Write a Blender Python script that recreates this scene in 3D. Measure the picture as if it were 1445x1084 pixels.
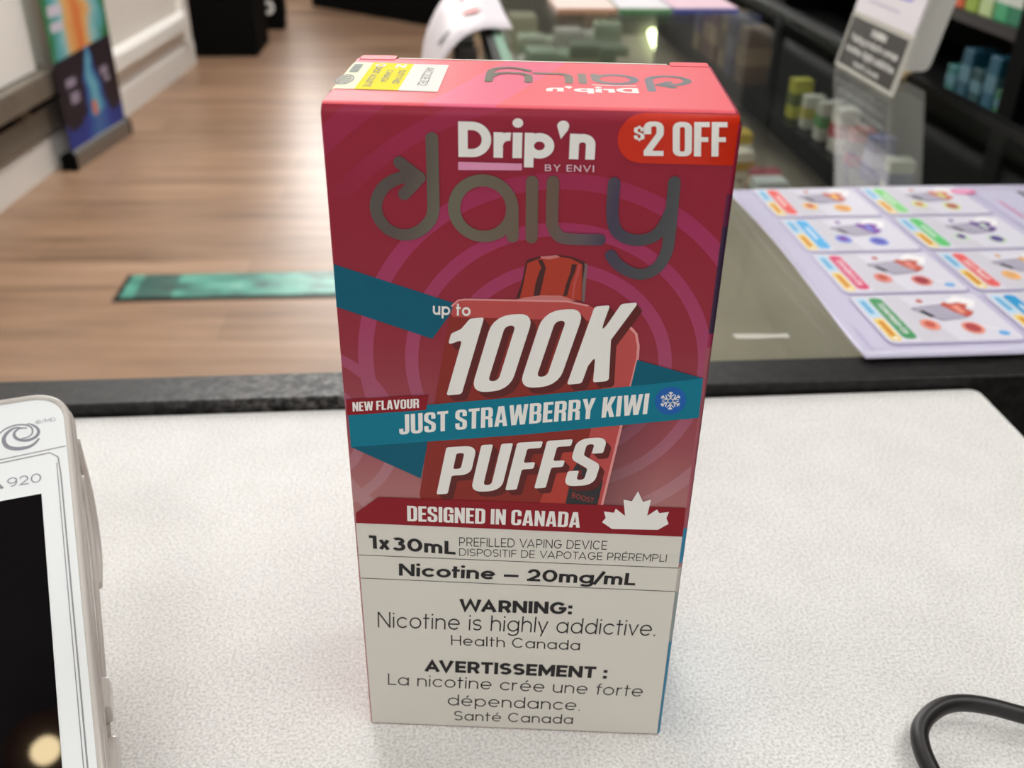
import bpy, bmesh, math, random
from mathutils import Vector, Matrix
from mathutils.geometry import tessellate_polygon

for _o in list(bpy.data.objects):
    bpy.data.objects.remove(_o)
scene = bpy.context.scene
COL = scene.collection
MM = 0.001                                   # the scene is measured in millimetres, built in metres

# ------------------------------------------------------------------ camera, world, exposure
cam_data = bpy.data.cameras.new('camera')
cam = bpy.data.objects.new('camera', cam_data)
COL.objects.link(cam)
cam.location = (3.011 * MM, -163.9223 * MM, 191.1517 * MM)
cam.rotation_euler = (1.0464, -0.0144, 0.0393)
cam_data.sensor_width = 36.0
cam_data.sensor_fit = 'HORIZONTAL'
cam_data.lens = 1386.97 / 1445 * 36.0
cam_data.clip_start = 0.005
cam_data.clip_end = 60
cam_data.dof.use_dof = True
cam_data.dof.focus_distance = 0.198
cam_data.dof.aperture_fstop = 22.0
scene.camera = cam

world = bpy.data.worlds.new('world')
scene.world = world
world.use_nodes = True
world.node_tree.nodes['Background'].inputs[0].default_value = (1.0, 0.985, 0.955, 1)
world.node_tree.nodes['Background'].inputs[1].default_value = 0.66

vs = scene.view_settings
vs.view_transform = 'Standard'
vs.look = 'None'
vs.gamma = 1.0
vs.exposure = 0.0
vs.use_curve_mapping = False

CEIL = 1740.0                                # ceiling height above the counter top
FLOOR = -950.0
DIM_POWER = 5.4                              # the panels near the counter burn lower
LAMP_POWER = 24.0                            # emission of the ceiling panels
LAMP_COLOUR = (1.0, 0.988, 0.968)


# ------------------------------------------------------------------ materials
def lin(c):
    c = c / 255.0
    return c / 12.92 if c <= 0.04045 else ((c + 0.055) / 1.055) ** 2.4


def rgb(r, g, b):
    return (lin(r), lin(g), lin(b), 1.0)


def mat(name, colour, rough=0.5, metal=0.0, spec=0.5, bump=0.0, bump_scale=200.0, vary=0.0, vary_scale=30.0, coat=0.0):
    m = bpy.data.materials.new(name)
    m.use_nodes = True
    nt = m.node_tree
    b = nt.nodes['Principled BSDF']
    b.inputs['Base Color'].default_value = rgb(*colour)
    b.inputs['Roughness'].default_value = rough
    b.inputs['Metallic'].default_value = metal
    b.inputs['Specular IOR Level'].default_value = spec
    b.inputs['Coat Weight'].default_value = coat
    if bump or vary:
        tc = nt.nodes.new('ShaderNodeTexCoord')
    if vary:
        n = nt.nodes.new('ShaderNodeTexNoise')
        n.inputs['Scale'].default_value = vary_scale
        n.inputs['Detail'].default_value = 4
        nt.links.new(tc.outputs['Object'], n.inputs['Vector'])
        r = nt.nodes.new('ShaderNodeValToRGB')
        c = rgb(*colour)
        r.color_ramp.elements[0].position = 0.3
        r.color_ramp.elements[1].position = 0.7
        r.color_ramp.elements[0].color = tuple(x * (1 - vary) for x in c[:3]) + (1,)
        r.color_ramp.elements[1].color = tuple(min(1, x * (1 + vary)) for x in c[:3]) + (1,)
        nt.links.new(n.outputs['Fac'], r.inputs[0])
        nt.links.new(r.outputs[0], b.inputs['Base Color'])
    if bump:
        n = nt.nodes.new('ShaderNodeTexNoise')
        n.inputs['Scale'].default_value = bump_scale
        n.inputs['Detail'].default_value = 3
        nt.links.new(tc.outputs['Object'], n.inputs['Vector'])
        bp = nt.nodes.new('ShaderNodeBump')
        bp.inputs['Strength'].default_value = bump
        bp.inputs['Distance'].default_value = 0.001
        nt.links.new(n.outputs['Fac'], bp.inputs['Height'])
        nt.links.new(bp.outputs[0], b.inputs['Normal'])
    return m


def emissive(name, colour, strength):
    m = bpy.data.materials.new(name)
    m.use_nodes = True
    nt = m.node_tree
    for n in list(nt.nodes):
        if n.type != 'OUTPUT_MATERIAL':
            nt.nodes.remove(n)
    e = nt.nodes.new('ShaderNodeEmission')
    e.inputs[0].default_value = tuple(colour[:3]) + (1,)
    e.inputs[1].default_value = strength
    nt.links.new(e.outputs[0], nt.nodes['Material Output'].inputs[0])
    return m


def pane_glass(name, tint, ior=1.5):
    """thin pane: transparent with a Fresnel mirror on top"""
    m = bpy.data.materials.new(name)
    m.use_nodes = True
    nt = m.node_tree
    for n in list(nt.nodes):
        if n.type != 'OUTPUT_MATERIAL':
            nt.nodes.remove(n)
    t = nt.nodes.new('ShaderNodeBsdfTransparent')
    t.inputs[0].default_value = tuple(tint) + (1,)
    g = nt.nodes.new('ShaderNodeBsdfGlossy')
    g.inputs['Roughness'].default_value = 0.015
    g.inputs[0].default_value = (0.95, 0.97, 0.95, 1)
    f = nt.nodes.new('ShaderNodeFresnel')
    ge = nt.nodes.new('ShaderNodeNewGeometry')
    mr = nt.nodes.new('ShaderNodeMapRange')          # the same Fresnel curve on both faces of the pane
    mr.inputs['To Min'].default_value = ior
    mr.inputs['To Max'].default_value = 1.0 / ior
    nt.links.new(ge.outputs['Backfacing'], mr.inputs['Value'])
    nt.links.new(mr.outputs[0], f.inputs[0])
    mx = nt.nodes.new('ShaderNodeMixShader')
    nt.links.new(f.outputs[0], mx.inputs[0])
    nt.links.new(t.outputs[0], mx.inputs[1])
    nt.links.new(g.outputs[0], mx.inputs[2])
    nt.links.new(mx.outputs[0], nt.nodes['Material Output'].inputs[0])
    return m


class NT:
    """short-hand for building node graphs"""
    def __init__(self, m):
        self.m = m
        self.t = m.node_tree
        self.b = self.t.nodes['Principled BSDF']

    def n(self, kind, **props):
        x = self.t.nodes.new(kind)
        for k, v in props.items():
            setattr(x, k, v)
        return x

    def l(self, a, b):
        self.t.links.new(a, b)

    def math(self, op, a, b=None, c=None):
        x = self.n('ShaderNodeMath', operation=op)
        for i, v in enumerate((a, b, c)):
            if v is None:
                continue
            if isinstance(v, (int, float)):
                x.inputs[i].default_value = v
            else:
                self.l(v, x.inputs[i])
        return x.outputs[0]

    def mix(self, fac, a, b):
        x = self.n('ShaderNodeMix', data_type='RGBA')
        if isinstance(fac, (int, float)):
            x.inputs[0].default_value = fac
        else:
            self.l(fac, x.inputs[0])
        for i, v in ((6, a), (7, b)):
            if isinstance(v, tuple):
                x.inputs[i].default_value = v
            else:
                self.l(v, x.inputs[i])
        return x.outputs[2]

    def ramp(self, fac, stops, interp='LINEAR'):
        x = self.n('ShaderNodeValToRGB')
        cr = x.color_ramp
        cr.interpolation = interp
        while len(cr.elements) < len(stops):
            cr.elements.new(0.5)
        for e, (p, c) in zip(cr.elements, stops):
            e.position = p
            e.color = c
        self.l(fac, x.inputs[0])
        return x.outputs[0]


# ------------------------------------------------------------------ mesh helpers (millimetres in, metres out)
class MB:
    def __init__(self):
        self.v = []
        self.f = []
        self.m = []

    def add(self, verts, faces, mi=0):
        o = len(self.v)
        self.v += [tuple(p) for p in verts]
        for f in faces:
            self.f.append([i + o for i in f])
            self.m.append(mi)

    def box(self, x0, x1, y0, y1, z0, z1, mi=0):
        v = [(x, y, z) for z in (z0, z1) for y in (y0, y1) for x in (x0, x1)]
        self.add(v, [(0, 2, 3, 1), (4, 5, 7, 6), (0, 1, 5, 4), (2, 6, 7, 3), (0, 4, 6, 2), (1, 3, 7, 5)], mi)

    def prism(self, poly, a, b, axis, mi=0, caps=True):
        """extrude a 2-D outline along an axis: 'x' takes (y,z), 'y' takes (x,z), 'z' takes (x,y)"""
        def p3(p, t):
            return {'x': (t, p[0], p[1]), 'y': (p[0], t, p[1]), 'z': (p[0], p[1], t)}[axis]
        n = len(poly)
        v = [p3(p, a) for p in poly] + [p3(p, b) for p in poly]
        f = [(i, (i + 1) % n, n + (i + 1) % n, n + i) for i in range(n)]
        if caps:
            for t in tessellate_polygon([[Vector((p[0], p[1], 0)) for p in poly]]):
                f.append(tuple(t))
                f.append(tuple(n + i for i in reversed(t)))
        self.add(v, f, mi)

    def tube(self, pts, r, seg=12, closed=False, mi=0, caps=True):
        pts = [Vector(p) for p in pts]
        n = len(pts)
        rings = []
        up = Vector((0, 0, 1))
        for i, p in enumerate(pts):
            a = pts[(i - 1) % n] if closed or i else pts[0]
            b = pts[(i + 1) % n] if closed or i < n - 1 else pts[-1]
            t = (b - a).normalized()
            u = up if abs(t.dot(up)) < 0.95 else Vector((1, 0, 0))
            s = t.cross(u).normalized()
            w = s.cross(t)
            rr = r[i] if isinstance(r, (list, tuple)) else r
            rings.append([p + (s * math.cos(k * 2 * math.pi / seg) + w * math.sin(k * 2 * math.pi / seg)) * rr for k in range(seg)])
        v = [q for ring in rings for q in ring]
        f = []
        for i in range(n if closed else n - 1):
            j = (i + 1) % n
            for k in range(seg):
                k2 = (k + 1) % seg
                f.append((i * seg + k, i * seg + k2, j * seg + k2, j * seg + k))
        if caps and not closed:
            f.append(tuple(range(seg)))
            f.append(tuple((n - 1) * seg + k for k in reversed(range(seg))))
        self.add(v, f, mi)

    def sheet(self, contours, place, mi=0):
        """flat filled shape: 2-D contours (outer + holes) put into space by place(x, y)"""
        tris = tessellate_polygon([[Vector((p[0], p[1], 0)) for p in c] for c in contours])
        flat = [p for c in contours for p in c]
        out = []
        for t in tris:
            a, b, c = (flat[i] for i in t)
            area = (b[0] - a[0]) * (c[1] - a[1]) - (b[1] - a[1]) * (c[0] - a[0])
            if abs(area) < 1e-9:
                continue
            out.append(tuple(t) if area > 0 else (t[0], t[2], t[1]))
        self.add([place(p[0], p[1]) for p in flat], out, mi)

    def build(self, name, mats, parent=None, bevel=0.0, seg=2, smooth=False, angle=35, recalc=True):
        me = bpy.data.meshes.new(name)
        me.from_pydata([(x * MM, y * MM, z * MM) for x, y, z in self.v], [], self.f)
        ms = mats if isinstance(mats, (list, tuple)) else [mats]
        for m in ms:
            me.materials.append(m)
        for p, i in zip(me.polygons, self.m):
            p.material_index = i
            p.use_smooth = smooth
        if recalc:
            bm = bmesh.new()
            bm.from_mesh(me)
            bmesh.ops.remove_doubles(bm, verts=bm.verts, dist=1e-7)
            bmesh.ops.recalc_face_normals(bm, faces=bm.faces)
            bm.to_mesh(me)
            bm.free()
        me.update()
        o = bpy.data.objects.new(name, me)
        COL.objects.link(o)
        if parent:
            o.parent = parent
        if bevel:
            md = o.modifiers.new('edge', 'BEVEL')
            md.width = bevel * MM
            md.segments = seg
            md.limit_method = 'ANGLE'
            md.angle_limit = math.radians(angle)
        return o


def empty(name, loc=(0, 0, 0), rz=0.0):
    o = bpy.data.objects.new(name, None)
    COL.objects.link(o)
    o.location = tuple(c * MM for c in loc)
    o.rotation_euler = (0, 0, rz)
    o.empty_display_size = 0.02
    return o


def tag(o, label, cat, group=None, kind=None):
    o['label'] = label
    o['category'] = cat
    if group:
        o['group'] = group
    if kind:
        o['kind'] = kind
    return o


def struct(o):
    o['kind'] = 'structure'
    return o


# the shop counter and the glass case share one direction, turned 7.2 degrees from the carton
YAW = math.radians(7.2)


def K(u, v, z=0.0):
    return (u * math.cos(YAW) - v * math.sin(YAW), u * math.sin(YAW) + v * math.cos(YAW), z)


def kempty(name, u, v, z=0.0, rz=0.0):
    return empty(name, K(u, v, z), YAW + rz)


def smooth_path(pts, k=8, closed=False):
    """Catmull-Rom through the points"""
    n = len(pts)
    out = []
    rng = range(n) if closed else range(n - 1)
    for i in rng:
        p0 = pts[(i - 1) % n] if closed or i > 0 else pts[0]
        p1, p2 = pts[i], pts[(i + 1) % n]
        p3 = pts[(i + 2) % n] if closed or i + 2 < n else pts[-1]
        for j in range(k):
            t = j / k
            out.append(tuple(0.5 * (2 * b + (c - a) * t + (2 * a - 5 * b + 4 * c - d) * t * t + (3 * b - a - 3 * c + d) * t ** 3)
                             for a, b, c, d in zip(p0, p1, p2, p3)))
    if not closed:
        out.append(tuple(pts[-1]))
    return out


def stroke(pts, w, cap=8):
    """outline of a constant-width (or per-point width) stroke with round ends"""
    n = len(pts)
    L, R = [], []
    ws = w if isinstance(w, (list, tuple)) else [w] * n
    for i in range(n):
        a = pts[max(0, i - 1)]
        b = pts[min(n - 1, i + 1)]
        dx, dy = b[0] - a[0], b[1] - a[1]
        d = math.hypot(dx, dy) or 1
        nx, ny = -dy / d * ws[i] / 2, dx / d * ws[i] / 2
        L.append((pts[i][0] + nx, pts[i][1] + ny))
        R.append((pts[i][0] - nx, pts[i][1] - ny))

    def arc(c, frm):
        a0 = math.atan2(frm[1] - c[1], frm[0] - c[0])
        r = math.hypot(frm[1] - c[1], frm[0] - c[0])
        return [(c[0] + r * math.cos(a0 - math.pi * k / cap), c[1] + r * math.sin(a0 - math.pi * k / cap)) for k in range(1, cap)]
    return L + arc(pts[-1], L[-1]) + R[::-1] + arc(pts[0], R[0])


def circle(cx, cy, r, n=40, ry=None):
    ry = r if ry is None else ry
    return [(cx + r * math.cos(2 * math.pi * k / n), cy + ry * math.sin(2 * math.pi * k / n)) for k in range(n)]


def rounded(pts, seg=5):
    """polygon whose corners (x, y, radius) are rounded"""
    out = []
    n = len(pts)
    for i, p in enumerate(pts):
        r = p[2] if len(p) > 2 else 0.0
        if r <= 0:
            out.append((p[0], p[1]))
            continue
        a, b = pts[i - 1], pts[(i + 1) % n]
        va = Vector((a[0] - p[0], a[1] - p[1]))
        vb = Vector((b[0] - p[0], b[1] - p[1]))
        la, lb = va.length, vb.length
        va.normalize()
        vb.normalize()
        ang = va.angle(vb)
        d = min(r / math.tan(ang / 2) if ang > 0.01 else 0, la * 0.5, lb * 0.5)
        q0 = (p[0] + va.x * d, p[1] + va.y * d)
        q1 = (p[0] + vb.x * d, p[1] + vb.y * d)
        for k in range(seg + 1):          # quadratic through the corner, pulled towards a circle
            t = k / seg
            w = 0.85
            den = (1 - t) ** 2 + 2 * w * t * (1 - t) + t * t
            out.append((((1 - t) ** 2 * q0[0] + 2 * w * t * (1 - t) * p[0] + t * t * q1[0]) / den,
                        ((1 - t) ** 2 * q0[1] + 2 * w * t * (1 - t) * p[1] + t * t * q1[1]) / den))
    return out


def rrect(x0, x1, y0, y1, r, seg=5):
    return rounded([(x0, y0, r), (x1, y0, r), (x1, y1, r), (x0, y1, r)], seg)


# ------------------------------------------------------------------ lettering
# heavy condensed capitals drawn as outlines, cap height 1, stems .17
def _S(w=.45):
    return [[(.44, .67), (.44, 1, .17), (0, 1, .17), (0, .58, .16), (.28, .36, .08), (.28, .13, .05), (.165, .13, .05), (.165, .33),
             (0, .33), (0, 0, .17), (.45, 0, .17), (.45, .43, .16), (.165, .65, .08), (.165, .87, .05), (.275, .87, .05), (.275, .67)]]


GL = {
    'O': [[(0, 0, .19), (.46, 0, .19), (.46, 1, .19), (0, 1, .19)], [(.17, .14, .06), (.17, .86, .06), (.29, .86, .06), (.29, .14, .06)]],
    'D': [[(0, 0), (.46, 0, .19), (.46, 1, .19), (0, 1)], [(.17, .14), (.17, .86), (.29, .86, .06), (.29, .14, .06)]],
    'U': [[(0, 1), (0, 0, .19), (.46, 0, .19), (.46, 1), (.29, 1), (.29, .14, .06), (.17, .14, .06), (.17, 1)]],
    'J': [[(0, .3), (0, 0, .17), (.40, 0, .19), (.40, 1), (.23, 1), (.23, .14, .04), (.16, .14, .04), (.16, .3)]],
    'P': [[(0, 0), (0, 1), (.45, 1, .18), (.45, .39, .18), (.17, .39), (.17, 0)], [(.17, .53), (.17, .86), (.285, .86, .05), (.285, .53, .05)]],
    'R': [[(0, 0), (0, 1), (.45, 1, .17), (.45, .54, .10), (.38, .49, .02), (.445, .42, .07), (.46, 0), (.29, 0), (.28, .42, .06), (.17, .42), (.17, 0)],
          [(.17, .56), (.17, .87), (.285, .87, .05), (.285, .56, .05)]],
    'B': [[(0, 0), (0, 1), (.44, 1, .17), (.44, .56, .10), (.39, .515, .02), (.46, .46, .10), (.46, 0, .18)],
          [(.17, .585), (.17, .87), (.28, .87, .05), (.28, .585, .05)], [(.17, .13), (.17, .46), (.29, .46, .05), (.29, .13, .05)]],
    'E': [[(0, 0), (0, 1), (.37, 1), (.37, .86), (.17, .86), (.17, .58), (.34, .58), (.34, .44), (.17, .44), (.17, .14), (.37, .14), (.37, 0)]],
    'F': [[(0, 0), (0, 1), (.37, 1), (.37, .86), (.17, .86), (.17, .57), (.34, .57), (.34, .43), (.17, .43), (.17, 0)]],
    'L': [[(0, 0), (0, 1), (.17, 1), (.17, .14), (.36, .14), (.36, 0)]],
    'I': [[(0, 0), (0, 1), (.17, 1), (.17, 0)]],
    'T': [[(.125, 0), (.125, .86), (0, .86), (0, 1), (.42, 1), (.42, .86), (.295, .86), (.295, 0)]],
    'N': [[(0, 0), (0, 1), (.16, 1), (.30, .5), (.30, 1), (.46, 1), (.46, 0), (.31, 0), (.16, .52), (.16, 0)]],
    'K': [[(0, 0), (0, 1), (.17, 1), (.17, .60), (.29, 1), (.48, 1), (.325, .55), (.48, 0), (.30, 0), (.215, .35), (.17, .23), (.17, 0)]],
    'A': [[(0, 0), (.14, 1), (.36, 1), (.50, 0), (.335, 0), (.315, .18), (.185, .18), (.165, 0)], [(.202, .32), (.25, .74), (.298, .32)]],
    'V': [[(0, 1), (.14, 0), (.36, 0), (.50, 1), (.335, 1), (.25, .32), (.165, 1)]],
    'W': [[(0, 1), (.10, 0), (.29, 0), (.36, .52), (.43, 0), (.62, 0), (.72, 1), (.56, 1), (.51, .42), (.44, 1), (.28, 1), (.21, .42), (.16, 1)]],
    'Y': [[(0, 1), (.16, .42), (.16, 0), (.33, 0), (.33, .42), (.49, 1), (.32, 1), (.245, .66), (.17, 1)]],
    'S': _S(),
    'C': [[(.46, .62), (.46, 1, .19), (0, 1, .19), (0, 0, .19), (.46, 0, .19), (.46, .38), (.29, .38), (.29, .14, .06), (.17, .14, .06), (.17, .86, .06), (.29, .86, .06), (.29, .62)]],
    'G': [[(.46, .64), (.46, 1, .19), (0, 1, .19), (0, 0, .19), (.30, 0, .1), (.34, .07), (.36, 0), (.46, 0), (.46, .55), (.23, .55), (.23, .42), (.295, .42),
           (.295, .14, .06), (.17, .14, .06), (.17, .86, .06), (.29, .86, .06), (.29, .64)]],
    '1': [[(.15, 0), (.15, .735), (0, .685), (0, .83), (.10, .875, .04), (.17, 1), (.33, 1), (.33, 0)]],
    '2': [[(0, .64), (0, 1, .19), (.45, 1, .19), (.45, .62, .15), (.19, .15, .02), (.45, .15), (.45, 0), (0, 0), (0, .15), (.285, .66, .06), (.285, .87, .05), (.17, .87, .05), (.17, .64)]],
    '$': _S() + [[(.18, .98), (.18, 1.1), (.28, 1.1), (.28, .98)], [(.18, -.1), (.18, .02), (.28, .02), (.28, -.1)]],
}
GL['0'] = GL['O']


def heavy(text, gap=0.055, space=0.2, soft=0.0):
    """list of (contours) glyphs laid out from x=0, plus total width; cap height 1"""
    x = 0.0
    glyphs = []
    for ch in text:
        if ch == ' ':
            x += space
            continue
        cs = []
        for c in GL[ch]:
            cs.append([(px + x, py) for px, py in rounded([(p[0], p[1], max(p[2] if len(p) > 2 else 0, soft)) for p in c])])
        if ch == '$':
            glyphs += [[c] for c in cs]
        else:
            glyphs.append(cs)
        x += max(p[0] for c in GL[ch] for p in c) + gap
    return glyphs, x - gap


def put_heavy(mb, text, bl, br, tl, at, mi=0, gap=0.055, space=0.2, soft=0.0, shift=(0, 0), slant=0.0):
    glyphs, w = heavy(text, gap, space, soft)
    ux, uy = (br[0] - bl[0]) / w, (br[1] - bl[1]) / w
    vx, vy = tl[0] - bl[0], tl[1] - bl[1]
    for cs in glyphs:
        mb.sheet([[(bl[0] + x * ux + y * vx + shift[0], bl[1] + x * uy + y * vy + shift[1]) for x, y in c] for c in cs], at, mi)


# a monoline geometric alphabet: every glyph is a set of centre lines for pen width w (cap height 1, x-height .72)
XH = 0.72


def _arc(cx, cy, rx, ry, a0, a1, n=None):
    n = n or max(4, int(abs(a1 - a0) / 11))
    return [(cx + rx * math.cos(math.radians(a0 + (a1 - a0) * k / n)), cy + ry * math.sin(math.radians(a0 + (a1 - a0) * k / n))) for k in range(n + 1)]


def _ess(W, Ht, h):
    ry = (Ht - 2 * h) / 4
    rx = W / 2 - h
    return _arc(W / 2, Ht - h - ry, rx, ry, 25, 270) + _arc(W / 2, h + ry, rx, ry, 90, -155)[1:]


def mono(ch, w):
    """(strokes, advance width) of one character"""
    h = w / 2
    X = XH
    bw = 0.74
    c, rx, ry = bw / 2, bw / 2 - h, X / 2 - h
    cy = X / 2
    bowl = _arc(c, cy, rx, ry, 0, 360)
    up = 0.5
    Oc = _arc(.46, up, .46 - h, .5 - h, 0, 360)
    if ch in '\u00e9\u00c9':
        s, a = mono('e' if ch == '\u00e9' else 'E', w)
        y = .80 if ch == '\u00e9' else 1.07
        return s + [[(a / 2 - .03, y + .0), (a / 2 + .12, y + .16)]], a
    if ch == 'a': return [bowl, [(bw - h, 0), (bw - h, X)]], bw
    if ch == 'b': return [bowl, [(h, 0), (h, 1)]], bw
    if ch == 'd': return [bowl, [(bw - h, 0), (bw - h, 1)]], bw
    if ch == 'p': return [bowl, [(h, -.26), (h, X)]], bw
    if ch == 'g': return [bowl, [(bw - h, X), (bw - h, -.02)] + _arc(c, -.02, rx, .26 - h, 0, -150)], bw
    if ch == 'c': return [_arc(c, cy, rx, ry, 40, 320)], bw * .88
    if ch == 'e': return [_arc(c, cy, rx, ry, 0, 318), [(h, cy), (bw - h, cy)]], bw
    if ch == 'o': return [bowl], bw
    if ch in 'hnm':
        k = .64
        a = k / 2 - h
        ar = _arc(k / 2, X - h - a * .9, a, a * .9, 180, 0) + [(k - h, 0)]
        st = [(h, 0), (h, 1 if ch == 'h' else X)]
        if ch == 'm':
            k = .56
            a = k / 2 - h
            ar = _arc(k / 2, X - h - a * .95, a, a * .95, 180, 0) + [(k - h, 0)]
            return [st, ar, [(x + k - w, y) for x, y in ar]], 2 * k - w
        return [st, ar], k
    if ch == 'u':
        k = .64
        a = k / 2 - h
        return [[(h, X)] + _arc(k / 2, h + a * .9, a, a * .9, 180, 360) + [(k - h, X)], [(k - h, 0), (k - h, .3)]], k
    if ch == 'r': return [[(h, 0), (h, X)], _arc(h + .26, X - h - .26, .26, .26, 180, 80)], .38 + h * .3
    if ch in 'il':
        if ch == 'l': return [[(h, 0), (h, 1)]], w
        return [[(h, 0), (h, X)], ('dot', h, .87 + max(w, .1) * .5, max(w, .1) * .56)], w
    if ch == 't': return [[(.17, 0), (.17, .96)], [(0, X - h), (.40, X - h)]], .40
    if ch == 'f': return [[(.15, 0), (.15, .80 - h)] + _arc(.33, .80 - h, .18, .20, 180, 90), [(0, X - h), (.36, X - h)]], .37
    if ch == 's': return [_ess(.56, X, h)], .56
    if ch == 'v': return [[(h, X), (.32, h * .9), (.64 - h, X)]], .64
    if ch == 'w': return [[(h, X), (.26, h), (.48, X - h), (.70, h), (.96 - h, X)]], .96
    if ch == 'x': return [[(h, 0), (.58 - h, X)], [(h, X), (.58 - h, 0)]], .58
    if ch == 'y': return [[(h, X), (.34, h * .7)], [(.66 - h, X), (.24, -.26)]], .66
    if ch == 'A': return [[(h, 0), (.46, 1 - h * 1.3), (.92 - h, 0)], [(.2, .27 + h * .3), (.72, .27 + h * .3)]], .92
    if ch == 'B': return [[(h, h), (.36, h)] + _arc(.36, (.52 + h) / 2, .37 - h, (.52 - h) / 2, -90, 90) + [(h, .52)], [(h, .52), (.34, .52)] + _arc(.34, (1.52 - h) / 2, .33 - h, (.48 - h) / 2, -90, 90) + [(h, 1 - h)], [(h, 0), (h, 1)]], .74
    if ch == 'C': return [_arc(.46, up, .46 - h, .5 - h, 40, 320)], .88
    if ch == 'G': return [_arc(.46, up, .46 - h, .5 - h, 40, 350) + [(.92 - h, .47)], [(.92, .47), (.5, .47)]], .92
    if ch == 'O': return [Oc], .92
    if ch == 'Q': return [Oc, [(.58, .26), (.86, 0)]], .92
    if ch == 'D': return [[(h, h), (.34, h)] + _arc(.34, .5, .48 - h, .5 - h, -90, 90) + [(h, 1 - h)], [(h, 0), (h, 1)]], .82
    if ch == 'E': return [[(h, 0), (h, 1)], [(h, h), (.62, h)], [(h, .5), (.58, .5)], [(h, 1 - h), (.62, 1 - h)]], .62
    if ch == 'F': return [[(h, 0), (h, 1)], [(h, .48), (.56, .48)], [(h, 1 - h), (.60, 1 - h)]], .58
    if ch == 'H': return [[(h, 0), (h, 1)], [(.78 - h, 0), (.78 - h, 1)], [(h, .5), (.78 - h, .5)]], .78
    if ch == 'I': return [[(h, 0), (h, 1)]], w
    if ch == 'J': return [[(.46 - h, 1), (.46 - h, .28)] + _arc(.23, .28, .23 - h, .28 - h, 0, -160)], .46
    if ch == 'K': return [[(h, 0), (h, 1)], [(h, .34), (.68 - h, 1)], [(.28, .56), (.72 - h, 0)]], .72
    if ch == 'L': return [[(h, 0), (h, 1)], [(h, h), (.56, h)]], .56
    if ch == 'M': return [[(h, 0), (h, 1)], [(.94 - h, 0), (.94 - h, 1)], [(h, 1 - h * .6), (.47, .26), (.94 - h, 1 - h * .6)]], .94
    if ch == 'N': return [[(h, 0), (h, 1)], [(.80 - h, 0), (.80 - h, 1)], [(h, 1 - h * .5), (.80 - h, h * .5)]], .80
    if ch in 'PR':
        s = [[(h, 0), (h, 1)], [(h, .42), (.38, .42)] + _arc(.38, (1.42 - h) / 2, .32 - h, (.58 - h) / 2, -90, 90) + [(h, 1 - h)]]
        if ch == 'R':
            s.append([(.40, .42), (.68 - h * .6, 0)])
        return s, .70
    if ch == 'S': return [_ess(.68, 1, h)], .68
    if ch == 'T': return [[(.34, 0), (.34, 1)], [(0, 1 - h), (.68, 1 - h)]], .68
    if ch == 'U': return [[(h, 1)] + _arc(.38, .36, .38 - h, .36 - h, 180, 360) + [(.76 - h, 1)]], .76
    if ch == 'V': return [[(h, 1), (.44, h * .8), (.88 - h, 1)]], .88
    if ch == 'W': return [[(h, 1), (.33, h), (.62, 1 - h), (.91, h), (1.24 - h, 1)]], 1.24
    if ch == 'Y': return [[(h, 1), (.40, .46), (.80 - h, 1)], [(.40, 0), (.40, .5)]], .80
    if ch == '0': return [_arc(.38, .5, .38 - h, .5 - h, 0, 360)], .76
    if ch == '1': return [[(.30, 0), (.30, 1)], [(.02, 1 - h), (.30, 1 - h)]], .30 + h
    if ch == '2': return [_arc(.33, 1 - h - .29, .33 - h, .29, 170, -35) + [(h * 1.2, h)], [(0, h), (.68, h)]], .68
    if ch == '3': return [_arc(.34, .735, .31 - h, .265 - h, 150, -90), _arc(.34, .28 + h * .2, .35 - h, .28 - h * .6, 90, -150)], .70
    if ch == '7': return [[(0, 1 - h), (.62 - h, 1 - h), (.2, 0)]], .64
    if ch == '9': return [_arc(.36, .66, .36 - h, .34 - h, 0, 360), _arc(.36, .5, .36 - h, .5 - h, 15, -110)], .72
    if ch == ':': return [[(h * 1.1, 0), (h * 1.1, max(w, .12) * 1.1)], [(h * 1.1, .5), (h * 1.1, .5 + max(w, .12) * 1.1)]], w * 1.2
    if ch == '.': return [[(h, 0), (h, max(w, .09))]], w
    if ch == '\u2014': return [[(0, .37), (.74, .37)]], .74
    if ch == '/': return [[(0, -.06), (.46, 1.04)]], .46
    if ch == '\u2019': return [('dot', h * 1.2, .93, h * 1.25), ('poly', (h * .0, .90), (h * .8, .56), (h * 2.35, .84))], w * 1.1
    if ch == '\u00ae': return [_arc(.5, .5, .5 - h, .5 - h, 0, 360), [(.36, .24), (.36, .76)], _arc(.44, .62, .14, .13, -90, 90), [(.48, .5), (.64, .24)]], 1.0
    return [], .3


KERN = {'AV': .17, 'VA': .15, 'WA': .14, 'AR': .0, 'AT': .14, 'TA': .14, 'PO': .05, 'rt': .05, 'ot': .04, 'te': .03, 'ct': .02, 'ti': .02, 'La': .04, 'ly': .05, 'iv': .03, 've': .05, 'fo': .05, 'y ': .04, 'mL': -.02, 'IS': -.01, 'ra': .05, 'g/': .06, '/m': .06}


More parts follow.
